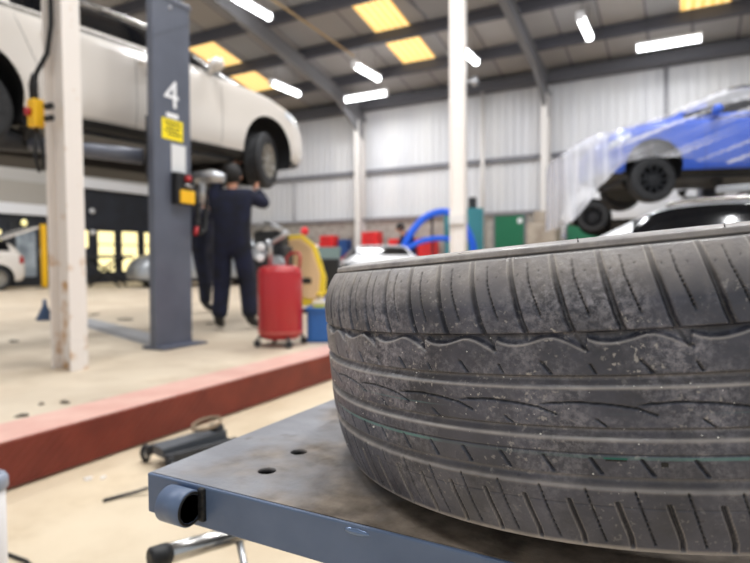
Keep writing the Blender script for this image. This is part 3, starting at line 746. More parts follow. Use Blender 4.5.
# ------------------------------------------------------------------ middle distance clutter
t = thing('engine_on_stand', 'dark engine on a stand behind the red oil drainer', 'engine', (-5.0, 6.2, UZ), .3)
MB().box((-.25, -.2, .55), (.25, .2, .95), bev=.04).box((-.2, -.16, .95), (.2, .16, 1.15), bev=.03).build('engine_block', M_dark, t)
MB().lathe([(.11, -.03), (.12, 0), (.11, .03)], 20, T(.16, -.24, .7) @ RX(PI/2)).lathe([(.07, -.03), (.08, 0), (.07, .03)], 20, T(-.12, -.24, .85) @ RX(PI/2)).build('pulley', M_alu, t)
MB().tube([(-.2, -.12, 1.15), (0, -.16, 1.25), (.2, -.12, 1.15)], .04, 10).build('intake_pipe', M_alu, t)
for x in (-.25, .25):
    MB().tube([(x, -.25, .02), (x, .25, .02)], .03).tube([(x, 0, .02), (x*.8, 0, .6)], .03).build('stand_leg', M_dark, t)
t = thing('door_rack', 'yellow car door with beige inner panel propped on a rack', 'car door', (-4.86, 6.75, UZ), .42)
prof = [(-.3, .15), (.28, .05), (.32, .5), (.18, .95), (-.02, 1.12), (-.32, 1.1), (-.42, .75), (-.4, .4)]
MXZ = Matrix(((1, 0, 0, 0), (0, 0, -1, 0), (0, 1, 0, 0), (0, 0, 0, 1)))
MB().prism(prof, -.05, .05, MXZ).build('door_shell', M_yellow2, t, bevel=.01)
MB().prism([(x*.8-.01, .14+(z-.0)*.82) for x, z in prof], .05, .075, MXZ).build('inner_panel', mat('beige_trim', '#d8b489', .6), t, bevel=.008)
MB().box((-.2, -.09, .42), (.12, -.075, .5), bev=.01).build('armrest', M_black, t)
MB().box((-.3, .05, 0), (.3, .25, .04)).box((-.26, .04, .0), (-.2, .1, .6)).box((.2, .04, 0), (.26, .1, .6)).box((-.3, -.14, 0), (.3, -.1, .06)).box((-.26, -.14, 0), (-.2, .1, .06)).box((.2, -.14, 0), (.26, .1, .06)).build('prop_stand', M_dark, t)
t = thing('parts_washer', 'black parts washer with a slanted dark glass lid', 'cabinet', (-5.45, 8.1, UZ), .5)
MB().box((-.3, -.25, 0), (.3, .25, .78), bev=.02).build('cabinet_body', M_black, t)
MB().add([(-.3, -.22, .78), (.3, -.22, .78), (.3, .25, .98), (-.3, .25, .98), (-.3, -.2, .76), (.3, -.2, .76), (.3, .25, .95), (-.3, .25, .95)], [(0, 1, 2, 3), (7, 6, 5, 4), (0, 4, 5, 1), (1, 5, 6, 2), (2, 6, 7, 3), (3, 7, 4, 0)]).build('glass_lid', mat('green_grey_glass', '#5d6b68', .15), t)
MB().box((-.3, .2, .78), (.3, .25, .95)).build('back_panel', M_black, t)
# red tool chests along the back wall
def chest(u, v, w, h, z, lab, drawers=4):
    t = thing('tool_chest', lab, 'tool chest', (u, v, z), 0, 'red tool chests along the back wall')
    MB().box((-w/2, -.2, 0), (w/2, .2, h), bev=.01).build('chest_body', M_redbox, t)
    for i in range(drawers):
        z0 = h*(.06+.9*i/drawers); z1 = h*(.06+.9*(i+1)/drawers)-.02
        dd = MB().box((-w/2+.03, -.215, z0), (w/2-.03, -.2, z1), bev=.004).build('drawer', M_redbox, t)
        MB().tube([(-w*.25, -.225, z1-.03), (w*.25, -.225, z1-.03)], .01, 6).build('drawer_handle', M_dark, dd)
bench = thing('workbench', 'long grey workbench against the back wall under the red chests', 'bench', (-9.6, 17.35, 0))
MB().box((-3.6, -.35, .86), (3.9, .35, .92)).build('bench_top', mat('bench_grey', '#7c7873', .6), bench)
for x in (-3.4, -1.7, 0, 1.8, 3.7):
    MB().box((x-.03, -.3, 0), (x+.03, -.24, .86)).box((x-.03, .24, 0), (x+.03, .3, .86)).box((x-.03, -.3, .3), (x+.03, .3, .34)).build('bench_leg', M_dark, bench)
MB().box((-3.4, -.25, .3), (3.7, .3, .33)).build('bench_shelf', MATS['bench_grey'], bench)
chest(-11.95, 17.3, .5, .62, .92, 'leftmost red chest on the workbench, low and wide', 3)
chest(-11.3, 17.25, .55, .9, .92, 'tall red chest second from the left on the workbench', 5)
chest(-9.55, 17.25, .62, .98, .92, 'tall red chest in the middle of the workbench right of the wall column', 5)
chest(-8.35, 17.25, .95, .72, .92, 'wide red chest right of the middle one on the workbench', 4)
chest(-7.45, 17.25, .55, .72, .92, 'narrow red chest at the right end of the workbench', 4)
t = thing('parts_bin', 'blue parts bin on the bench in front of the wall column', 'bin', (-10.62, 17.2, .92))
MB().box((-.2, -.15, 0), (.2, .15, .02)).box((-.2, -.15, 0), (-.18, .15, .75)).box((.18, -.15, 0), (.2, .15, .75)).box((-.2, .13, 0), (.2, .15, .75)).box((-.2, -.15, 0), (.2, -.13, .75)).build('bin_body', mat('bin_blue', '#22457f', .5), t)
t = thing('wheel_balancer', 'white wheel balancer with round dark hub in front of the red chests', 'machine', (-8.55, 12.0, UZ), .45)
MB().box((-.3, -.25, 0), (.3, .25, .8), bev=.03).box((-.28, .0, .8), (.3, .25, 1.15), bev=.05).build('cabinet_body', M_white, t)
MB().lathe([(.2, -.02), (.24, 0), (.24, .04), (.2, .08)], 24, T(-.1, -.3, 1.1) @ RX(PI/2)).build('wheel_guard', M_white, t)
MB().lathe([(.12, 0), (.12, .05), (0, .05)], 20, T(-.1, -.3, 1.1) @ RX(PI/2)).tube([(-.1, -.35, 1.1), (-.1, .05, 1.1)], .03).build('hub', M_black, t)
t = thing('beacon_lamp', 'red round beacon on a thin stem behind the yellow car door', 'beacon', (-7.1, 9.9, UZ))
MB().tube([(0, 0, 0), (0, 0, 1.3)], .02, 8).lathe([(.15, 0), (.15, .02), (0, .02)], 16).build('stem', M_dark, t)
MB().ball((0, 0, 1.36), .09).build('lens', mat('beacon_red', '#d8252b', .3), t)

# teal cabinet, blue extraction hose
t = thing('steel_cabinet', 'tall teal steel cabinet behind the middle cream column', 'cabinet', (-5.36, 14.75, UZ), .48)
MB().box((-.5, -.25, 0), (.5, .25, 2.1), bev=.01).build('cabinet_body', M_teal, t)
for s_ in (-1, 1):
    dd = MB().box((-.49 if s_ < 0 else .005, -.27, .05), (-.005 if s_ < 0 else .49, -.25, 2.05)).build('door', M_teal, t)
    MB().box((s_*.05-.01, -.29, 1.0), (s_*.05+.01, -.27, 1.15)).build('handle', M_dark, dd)
t = thing('speaker_box', 'small black box standing on top of the teal cabinet', 'box', (-5.14, 14.86, UZ+2.1), .48)
MB().box((-.1, -.1, 0), (.1, .1, .3), bev=.01).build('box_body', M_black, t)
MB().box((-.08, -.105, .02), (.08, -.098, .28)).build('grille', M_dark, t)
t = thing('hose_stand', 'bright blue exhaust hose looped on a stand around the middle column', 'hose', (-5.8, 13.45, UZ))
pts = [(-.62, -.2, 1.05), (-.45, -.15, 1.4), (-.2, 0, 1.75), (.1, .1, 1.92), (.4, .25, 1.95), (.7, .3, 1.8), (.9, .36, 1.45), (1.02, .4, 1.1), (1.05, .4, .7), (1.0, .38, .15)]
from_pts = [Vector(crom(pts, x)) for x in np.linspace(0, len(pts)-1, 60)]
MB().tube(from_pts, [.085+.008*(i % 2) for i in range(60)], 12).build('hose', M_bluehose, t)
pts = [(-.6, -.3, .95), (-.2, -.1, 1.2), (.2, .1, 1.28), (.5, .3, 1.25)]
MB().tube([Vector(crom(pts, x)) for x in np.linspace(0, 3, 24)], .07, 12).build('branch_hose', M_bluehose, t)
MB().tube([(0, .2, 0), (0, .2, 1.9)], .03).lathe([(.3, 0), (.3, .02), (0, .02)], 20, T(0, .2, 0)).tube([(0, .2, 1.85), (-.1, .05, 1.82)], .025).build('stand', M_dark, t)

# cars in the background
car('low white car in front of the red chests, roof showing above the tyre', paint_cool, (-5.67, 10.6, UZ), math.atan2(-.82, .57), stations=COUPE, zscale=.76, detail=False)
car('white hatchback with its tailgate open at the far left', paint_white, (-17.1, 7.3, UZ), -PI/2-.1, detail=False, tailgate=True)
car('silver car parked by the lit windows, half behind lift post 4', paint_silver, (-13.05, 12.95, UZ), -2.0, detail=True)
t = thing('scissor_trestle', 'black crossed-leg trestle table in front of the lit windows', 'trestle', (-15.2, 11.05, UZ), .6)
MB().box((-.75, -.35, .86), (.75, .35, .94)).build('table_top', M_black, t)
for s_ in (-1, 1):
    MB().tube([(-.55, s_*.3, .03), (.5, s_*.3, .86)], .035).build('leg', M_black, t)
    MB().tube([(.55, s_*.3, .03), (-.5, s_*.3, .86)], .035).build('leg', M_black, t)
t = thing('bollard', 'tall yellow post by the glazed door at far left', 'post', (-16.5, 10.05, UZ))
MB().box((-.07, -.06, .02), (.07, .06, 1.85), bev=.01).build('post', M_yellow, t)
MB().box((-.2, -.15, 0), (.2, .15, .02)).build('base_plate', M_dark, t)
for (vv, zz, lab) in ((13.05, 2.72, 'round white lamp on the dark wall, upper of the two left of the windows'), (13.05, 1.98-.0, 'round white lamp on the dark wall, lower of the two left of the windows')):
    t = thing('wall_lamp', lab, 'lamp', (-18.4, vv-.15, zz), 0, 'round lamps on the dark wall')
    MB().ball((.1, 0, 0), .1).build('globe', mat('globe_white', '#dcdcdc', .4), t)
    MB().box((0, -.05, -.05), (.03, .05, .05)).build('bracket', M_dark, t)
t = thing('wall_lamp', 'small yellow lamp on the dark wall above the glazed door', 'lamp', (-18.25, 10.45, 2.18))
MB().ball((.12, 0, 0), .085, sc=(1, 1, 1.2)).build('globe', mat('globe_yellow', '#fff6c0', .4, emit='#fff2a0', estr=.7), t)
MB().box((-.15, -.05, -.05), (.02, .05, .05)).build('bracket', M_dark, t)
t = thing('flood_light', 'small pale spot lamp on the right side of the middle column', 'lamp', (CU+.15, 10.3, 4.25))
MB().box((0, -.02, -.03), (.12, .02, .0)).build('bracket', M_alu, t)
MB().lathe([(.0, -.09), (.05, -.09), (.09, .04), (.0, .05)], 18, T(.18, -.02, -.02) @ RX(.9)).build('lamp_head', M_alu, t)
t = thing('funnel', 'small blue funnel standing behind the foot of the near column', 'funnel', (-7.35, 4.47, UZ))
MB().lathe([(.1, 0), (.11, .01), (.03, .18), (.02, .27), (.015, .27), (.02, .18), (.09, .0)], 20).build('cone', mat('funnel_blue', '#40587d', .5), t)

# ------------------------------------------------------------------ blue car on the right, wrapped in plastic
bx_, by_ = -.93, -.37
bh = math.atan2(by_, bx_)
BZ = 1.95
bluecar, bsh = car('blue coupe raised on a lift under clear plastic sheet', paint_blue, (.52, 10.5, BZ), bh, stations=HATCH, wheel_drop=.2, steer=.1, rim=mat('black_rim', '#1d1d20', .4, .3))
def plastic_mat():
    m = bpy.data.materials.new('plastic_film'); m.use_nodes = True; nt = m.node_tree; L = nt.links.new
    for n in list(nt.nodes):
        if n.type == 'BSDF_PRINCIPLED': nt.nodes.remove(n)
    out = [n for n in nt.nodes if n.type == 'OUTPUT_MATERIAL'][0]
    tr = nt.nodes.new('ShaderNodeBsdfTransparent'); tr.inputs[0].default_value = (.97, .97, .98, 1)
    pb = nt.nodes.new('ShaderNodeBsdfPrincipled'); pb.inputs['Base Color'].default_value = lin('#d3d2d6'); pb.inputs['Roughness'].default_value = .25
    mx = nt.nodes.new('ShaderNodeMixShader')
    at_ = nt.nodes.new('ShaderNodeAttribute'); at_.attribute_name = 'gather_glint'
    L(at_.outputs['Fac'], mx.inputs[0]); L(tr.outputs[0], mx.inputs[1]); L(pb.outputs[0], mx.inputs[2]); L(mx.outputs[0], out.inputs['Surface'])
    return m
def plastic_sheet():
    xs = np.linspace(-2.1, 2.62, 140); nq = 60
    vs = []; g = []
    for i, x in enumerate(xs):
        xc = min(x, 1.88); zt = bsh.top(xc)+.03; bl = bsh.belt(xc); W = float(np.interp(xc, bsh.st[:, 0], bsh.st[:, 4]))+.03; Wr = float(np.interp(xc, bsh.st[:, 0], bsh.st[:, 5]))
        if x > 2.0:
            k_ = (x-2.0)/.62; zt -= .12*k_+.22*k_**2; W -= .1*k_; bl = min(bl, zt-.06)
        # hem height along the car (lower over the nose)
        hem = float(np.interp(x, [-2.2, -.6, .3, .75, 1.1, 1.5, 1.85, 2.15, 2.4, 2.62], [.3, .3, .30, .32, .40, .42, .34, .02, -.35, -.55]))
        H = zt-bl
        prof = [(0, zt), (.5*Wr, zt-.01*H), (.9*Wr, zt-.05*H), (Wr*.55+W*.45, bl+.45*H), (W*.97, bl+.02), (W+.02, bl-.18)]
        Lh = max(.02, (bl-.18)-hem)
        prof += [(W+.03, bl-.18-Lh*.35), (W+.045, bl-.18-Lh*.7), (W+.05, hem)]
        for j in range(nq):
            q = crom(prof, (len(prof)-1)*j/(nq-1)); f = j/(nq-1)
            rip = .022*math.sin(x*23+f*6+1.5*math.sin(x*5))*max(0, f-.35)*1.6+.012*math.sin(x*47+f*9)*f
            vs.append((x, q[0]+rip, q[1]+.006*math.sin(x*31+j*.7)))
            z_ = q[1]; c_ = z_+.38*x
            sweep = max(0., math.sin(c_*30)+.6*math.sin(c_*67+1)+.5*math.sin(c_*13+x*2)-.5)  # glints painted as whiter streaks sweeping along the film
            fold = max(0., math.sin(x*31+.8*math.sin(z_*5))+.6*math.sin(x*67+z_*3)-.1)
            k_ = float(np.clip((x-1.55)/.5, 0, 1))
            front = float(np.interp(x, [-.3, 1.2, 1.8, 2.15], [.07, .07, .14, .42]))+float(np.interp(x, [.8, 1.6], [.05, .32]))*max(0, f-.45)*1.6
            if f < .36 and x < .95: front += .36
            g.append(min(.88, front+(1-k_)*.5*sweep+k_*.22*fold))
    fs = [(i*nq+j, (i+1)*nq+j, (i+1)*nq+j+1, i*nq+j+1) for i in range(len(xs)-1) for j in range(nq-1)]
    n0 = len(vs); vs2 = vs+[(x, -y, z) for x, y, z in vs]; fs2 = fs+[tuple(n0+k_ for k_ in f[::-1]) for f in fs]
    # hanging front curtain joining both sides
    nose = []; ny = 40
    i = len(xs)-1
    edgeL = [vs[i*nq+j] for j in range(nq)]
    base = len(vs2)
    for j in range(nq):
        x, y, z = edgeL[j]
        for k_ in range(ny+1):
            c = 1-2*k_/ny
            vs2.append((x+.06*(1-c*c)+.02*math.sin(c*25), y*c, z-.04*0)); g2 = .7
    gg = g+g+[min(.85, .42+.26*math.sin(k_*1.7+.6*math.sin(k_*.7))) for j in range(nq) for k_ in range(ny+1)]
    for j in range(nq-1):
        for k_ in range(ny): fs2.append((base+j*(ny+1)+k_, base+j*(ny+1)+k_+1, base+(j+1)*(ny+1)+k_+1, base+(j+1)*(ny+1)+k_))
    me = bpy.data.meshes.new('plastic_sheet'); me.from_pydata(vs2, [], fs2)
    a = me.attributes.new('gather_glint', 'FLOAT', 'POINT'); a.data.foreach_set('value', gg)
    me.polygons.foreach_set('use_smooth', [True]*len(me.polygons)); me.materials.append(plastic_mat())
    o = bpy.data.objects.new('plastic_sheet', me); COL.objects.link(o)
    o.location = (.52, 10.5, BZ+.01); o.rotation_euler = (0, 0, bh)
    tag(o, 'clear plastic sheet draped over the blue car and hanging off its nose', 'plastic sheet')
plastic_sheet()
# its lift: two posts and four arms
nx_, ny_ = .37, -.93
for s_, lab, hgt in ((1, 'grey lift post on the near side of the wrapped blue car', 3.4), (-1, 'grey lift post on the far side of the wrapped blue car', 2.6)):
    px, py = .80+nx_*1.32*s_, 10.62+ny_*1.32*s_
    t = thing('lift_post', lab, 'lift', (px, py, 0), bh+PI/2*0)
    MB().box((-.2, -.1, 0), (.2, .1, hgt), bev=.012).build('post', M_liftgrey, t)
    MB().box((-.28, -.16, 0), (.28, .16, .025)).build('base_plate', M_liftgrey, t)
    d_ = -s_
    MB().box((-.17, .1 if d_ > 0 else -.16, 1.5), (.17, .16 if d_ > 0 else -.1, 2.2), bev=.01).build('carriage', M_dark, t)
    for xx in (.75, -.8):
        MB().box((-.05, 0, -.05), (math.hypot(xx, .55), .1, .05), M=T(0, d_*.14, 1.92) @ RZ(math.atan2(d_*.55, xx)), bev=.01).build('lift_arm', M_alu, t)
        MB().lathe([(.05, 0), (.05, .06), (.08, .065), (.08, .1), (0, .1)], 18, T(xx, d_*.7, 1.97)).build('arm_pad', M_rubber, t)
# white car raised behind the blue one, on a scissor lift
car('white car raised low behind the wrapped blue car', paint_cool, (-.4, 13.65, 1.50), PI, detail=False, rim=MATS['black_rim'])
t = thing('scissor_lift', 'grey scissor lift under the white car behind the blue car', 'lift', (-.4, 13.65, 0), PI)
MB().box((-.9, -.6, 1.40), (.9, .6, 1.48)).build('lift_deck', M_liftgrey, t)
MB().box((-.9, -.6, 0), (.9, .6, .06)).build('lift_base', M_liftgrey, t)
for s_ in (-1, 1):
    MB().box((-1.05, -.04, -.05), (1.05, .04, .05), M=T(0, s_*.5, .73) @ RY(.68)).build('scissor_leg', M_liftgrey, t)
    MB().box((-1.05, -.04, -.05), (1.05, .04, .05), M=T(0, s_*.4, .73) @ RY(-.68)).build('scissor_leg', M_liftgrey, t)
car('white car with a black roof parked under the wrapped blue car', paint_cool, (.06, 7.45, 0), PI, zscale=1.05, roof_mat=mat('black_roof_paint', '#17181b', .25, coat=.5), detail=True)

# ------------------------------------------------------------------ lower floor objects
t = thing('trolley_jack', 'dark low trolley jack lying on the floor behind the platform corner', 'jack', (-2.08, 1.95, 0), 1.3); t.scale = (.64, .85, 1.2)
MB().box((-.27, -.13, .035), (.3, -.10, .075), bev=.008).box((-.27, .10, .035), (.3, .13, .075), bev=.008).box((-.2, -.11, .035), (.3, .11, .06), bev=.008).build('frame', M_dark, t)
MB().add([(-.25, -.06, .05), (.26, -.06, .06), (.26, .06, .06), (-.25, .06, .05), (-.25, -.06, .085), (.26, -.06, .1), (.26, .06, .1), (-.25, .06, .085)], [(0, 1, 2, 3), (7, 6, 5, 4), (0, 4, 5, 1), (1, 5, 6, 2), (2, 6, 7, 3), (3, 7, 4, 0)]).build('lifting_arm', mat('jack_grey', '#4a4d52', .5), t)
MB().lathe([(.04, .09), (.05, .1), (.05, .115), (.035, .115), (.03, .105), (0, .105)], 18, T(.22, 0, 0)).build('saddle', M_dark, t)
for x in (-.25, .28):
    for y in (-.155, .155):
        w = MB().lathe([(.02, -.018), (.032, -.018), (.036, 0), (.032, .018), (.02, .018)], 18, T(x, y, .036) @ RX(PI/2)).build('wheel', M_rubber, t)
        MB().lathe([(.02, -.02), (.02, .02), (0, .02)], 14, T(x, y, .036) @ RX(PI/2)).build('hub', M_alu, w)
pts = [(.16+.11*math.cos(a), .03+.08*math.sin(a), .125+.012*math.cos(a)) for a in np.linspace(0, 2*PI, 24)]
tag(MB().tube(pts, .008, 6).build('strap_ring', mat('brown_strap', '#8d7a63', .7), t), 'brown strap loop')
t = thing('pipe_stand', 'white upright pipe with a grey cap at the left edge of the photo', 'stand', (-1.372, .70, 0))
MB().tube([(0, 0, 0), (0, 0, .45)], .028, 20).build('pipe', mat('white_pipe', '#dcd7d4', .4), t)
MB().lathe([(.03, .44), (.034, .445), (.034, .465), (.028, .475), (.018, .476), (.016, .468), (0, .468)], 24).build('cap', mat('grey_cap', '#8f96a6', .35), t)
MB().lathe([(.08, 0), (.08, .008), (0, .008)], 24).build('foot', M_dark, t)
tag(MB().tube([(-2.2, .98, .006), (-2.05, 1.02, .006), (-1.94, 1.025, .006), (-1.83, 1.03, .006), (-1.7, 1.0, .006), (-1.5, .9, .006)], .006, 8).build('floor_cable', M_black), 'thin black cable lying on the pale lower floor', 'cable')
tag(MB().tube([(-1.93, 1.58, .025), (-1.96, 1.55, .015), (-2.0, 1.50, .008), (-2.02, 1.44, .008)], .007, 8).build('dropped_rod', M_dark), 'short dark rod on the floor left of the platform corner', 'rod')
def leaf(u, v, z, s_, lab, m, rz):
    t = MB(); n = 10
    vs = []; 
    for i in range(n):
        a = 2*PI*i/n; r = s_*(.7+.5*random.random()); vs.append((r*math.cos(a), .55*r*math.sin(a), .002+.012*random.random()))
    top = [(0, 0, .016)]
    low = [(x, y, 0) for x, y, _ in vs]
    t.add(vs+top+low, [(i, (i+1) % n, n) for i in range(n)]+[(n+1+i, n+1+(i+1) % n, (i+1) % n, i) for i in range(n)])
    o = t.build('debris', m, None, (u, v, z)); o.rotation_euler.z = rz
    tag(o, lab, 'debris', 'scraps on the workshop floor')
M_leaf = mat('dirt_scrap', '#4a4137', .8)
M_scrap = mat('paper_scrap', '#efe9e2', .7)
leaf(-2.91, 1.864, UZ, .03, 'dark scrap on the raised floor near the pink kerb below the near column', M_leaf, .4)
leaf(-2.98, 1.78, UZ, .015, 'tiny dark scrap just left of the larger one by the pink kerb', M_leaf, 1.4)
leaf(-2.84, 1.60, UZ, .03, 'dark scrap on the raised floor at the left, beside the pink kerb', M_leaf, .9)
leaf(-5.6, 3.1, UZ, .05, 'dark scrap on the raised floor left of the near column foot', M_leaf, .2)
leaf(-6.38, 4.95, UZ, .12, 'large dark rag on the raised floor between the near column and post 4', M_leaf, .3)
leaf(-7.4, 5.2, UZ, .1, 'dark rag on the floor just right of the near column', M_leaf, 2)
leaf(-5.0, 5.05, UZ, .1, 'dark flat rag on the floor by the feet of the mechanic', M_leaf, .7)
leaf(-2.29, 1.56, 0, .02, 'white scrap of paper on the lower floor below the red kerb', M_scrap, .6)
leaf(-2.24, 1.60, 0, .014, 'smaller white scrap of paper beside the other on the lower floor', M_scrap, 1.6)

# ------------------------------------------------------------------ the steel platform
TZ = CAMZ-.2115
X0, X1, Y0, Y1 = -.475, .62, .388, 1.15
pf = thing('lift_platform', 'blue grey steel platform under the big tyre, dirty on top', 'platform', (0, 0, 0))
def platform_top_mat():
    m = bpy.data.materials.new('dirty_steel_top'); m.use_nodes = True; nt = m.node_tree; L = nt.links.new
    b = nt.nodes['Principled BSDF']; b.inputs['Metallic'].default_value = .15
    tc = nt.nodes.new('ShaderNodeTexCoord')
    def noise(s, d, st=(1, 1, 1)):
        mp = nt.nodes.new('ShaderNodeMapping'); mp.inputs['Scale'].default_value = st
        n = nt.nodes.new('ShaderNodeTexNoise'); n.inputs['Scale'].default_value = s; n.inputs['Detail'].default_value = d
        L(tc.outputs['Object'], mp.inputs[0]); L(mp.outputs[0], n.inputs['Vector']); return n.outputs['Fac']
    def ramp(f, p0, p1, c0, c1):
        r = nt.nodes.new('ShaderNodeValToRGB'); e = r.color_ramp.elements; e[0].position = p0; e[1].position = p1; e[0].color = c0; e[1].color = c1; L(f, r.inputs[0]); return r.outputs[0]
    def mix(f, x, y):
        k = nt.nodes.new('ShaderNodeMix'); k.data_type = 'RGBA'; L(f, k.inputs[0]); L(x, k.inputs[6]); L(y, k.inputs[7]); return k.outputs[2]
    steel = ramp(noise(9, 6, (1, 2, 1)), .35, .65, lin('#77777c'), lin('#8f9096'))
    dirt = ramp(noise(45, 8), .35, .7, lin('#665a4e'), lin('#988a7b'))
    sep = nt.nodes.new('ShaderNodeSeparateXYZ'); L(tc.outputs['Object'], sep.inputs[0])
    mr = nt.nodes.new('ShaderNodeMapRange'); mr.inputs['From Min'].default_value = -.5; mr.inputs['From Max'].default_value = -.18; mr.inputs['To Min'].default_value = -.22; mr.inputs['To Max'].default_value = .3
    L(sep.outputs['X'], mr.inputs['Value'])
    ad = nt.nodes.new('ShaderNodeMath'); ad.operation = 'ADD'; L(noise(11, 7), ad.inputs[0]); L(mr.outputs[0], ad.inputs[1])
    f = ramp(ad.outputs[0], .38, .66, (0, 0, 0, 1), (1, 1, 1, 1))
    col = mix(f, steel, dirt)
    rgb = nt.nodes.new('ShaderNodeRGB'); rgb.outputs[0].default_value = lin('#3e352d')
    col = mix(ramp(noise(22, 5), .6, .74, (0, 0, 0, 1), (.6, .6, .6, 1)), col, rgb.outputs[0])
    L(col, b.inputs['Base Color'])
    rr = ramp(f, 0, 1, (.42, .42, .42, 1), (.75, .75, .75, 1)); L(rr, b.inputs['Roughness'])
    bp = nt.nodes.new('ShaderNodeBump'); bp.inputs['Strength'].default_value = .6; bp.inputs['Distance'].default_value = .0012
    L(noise(220, 8), bp.inputs['Height']); L(bp.outputs[0], b.inputs['Normal'])
    return m
top = MB().box((X0+.002, Y0+.0035, TZ-.005), (X1, Y1, TZ)).build('top_plate', platform_top_mat(), pf)
for (hx, hy) in ((-.371, .4475), (-.3765, .509)):
    cu = MB().lathe([(.0095, -.03), (.0095, .03)], 32, T(hx, hy, TZ)).build('cut', M_black); boolean_cut(top, cu)
MB().box((X0+.004, Y0+.004, TZ-.034), (X1, Y1-.004, TZ-.028)).build('shade_backing', M_black, pf)  # black sheet added behind the holes to stand in for shade
# folded lip (front, left, back, right) with rounded top edge
mb = MB().box((X0, Y0, TZ-.04), (X1, Y0+.004, TZ-.0002), bev=.0018); mb.build('front_lip', M_steelblue, pf)
MB().box((X0, Y0+.002, TZ-.036), (X0+.004, Y1, TZ-.0002), bev=.0015).build('side_lip', M_steelblue, pf)
MB().box((X0, Y1-.004, TZ-.04), (X1, Y1, TZ-.0002)).build('back_lip', M_steelblue, pf)
# pivot sleeve at the corner
Ms = T(0, Y0-.012, TZ-.0175) @ RY(PI/2)
sl = MB().lathe([(.0168, -.431), (.0168, -.403), (.0158, -.402), (.0128, -.402), (.0125, -.404), (.0125, -.429), (.0158, -.432), (.0168, -.431)], 40, Ms).build('pivot_sleeve', M_steelblue, pf)
MB().lathe([(.0158, -.4022), (.0152, -.4010), (.0135, -.4010), (.0128, -.4022)], 36, Ms).build('bush', M_black, sl)
MB().lathe([(0, -.428), (.0124, -.428), (.0124, -.4045), (.0065, -.4035), (.006, -.409), (0, -.409)], 24, Ms).build('pivot_pin', M_black, sl)
MB().box((-.403, Y0-.004, TZ-.033), (-.395, Y0+.002, TZ-.001), bev=.002).build('weld_patch', mat('black_weld', '#131316', .6, bump=.3, bscale=300), pf)
MB().ball((-.231, Y0+.001, TZ-.006), .006, sc=(2.1, .55, .55), n=20).build('weld_tab', mat('bright_steel_blue', '#6d7f9c', .25, .5), pf)
# things under the platform: central leg, base, cross bar that props the far side of the tyre
MB().box((.08, .6, .05), (.2, .72, TZ-.005)).build('support_column', M_steelblue, pf)
MB().box((-.2, .45, .03), (.5, .9, .07), bev=.005).build('base_frame', M_steelblue, pf)
for (x, y) in ((-.17, .48), (-.17, .87), (.47, .48), (.47, .87)):
    MB().lathe([(.02, -.012), (.03, -.012), (.03, .012), (.02, .012)], 18, T(x, y, .03) @ RX(PI/2)).build('castor', M_rubber, pf)
MB().box((.155, .5, TZ), (.185, .95, TZ+.03), bev=.004).build('raised_stop', M_steelblue, pf)
hb = MB().tube([(-.764, .66, .459), (-.735, .80, .440), (-.70, .97, .417)], .0165, 18).build('chrome_handle', M_chrome, pf)
MB().tube([(-.771, .630, .463), (-.770, .633, .463), (-.766, .650, .4605), (-.764, .661, .4587)], [.013, .0175, .0185, .0185], 18).build('rubber_grip', M_black, hb)
MB().tube([(-.735, .80, .44), (-.70, .78, .39), (-.6, .75, .33), (.0, .66, .12)], .007, 10).build('handle_strut', M_alu, hb)
MB().tube([(-.70, .97, .417), (-.3, .9, .40), (.14, .7, .38)], .0145, 14).box((-.60, .70, .40), (.15, .72, .425)).build('lower_bar', M_black, pf)

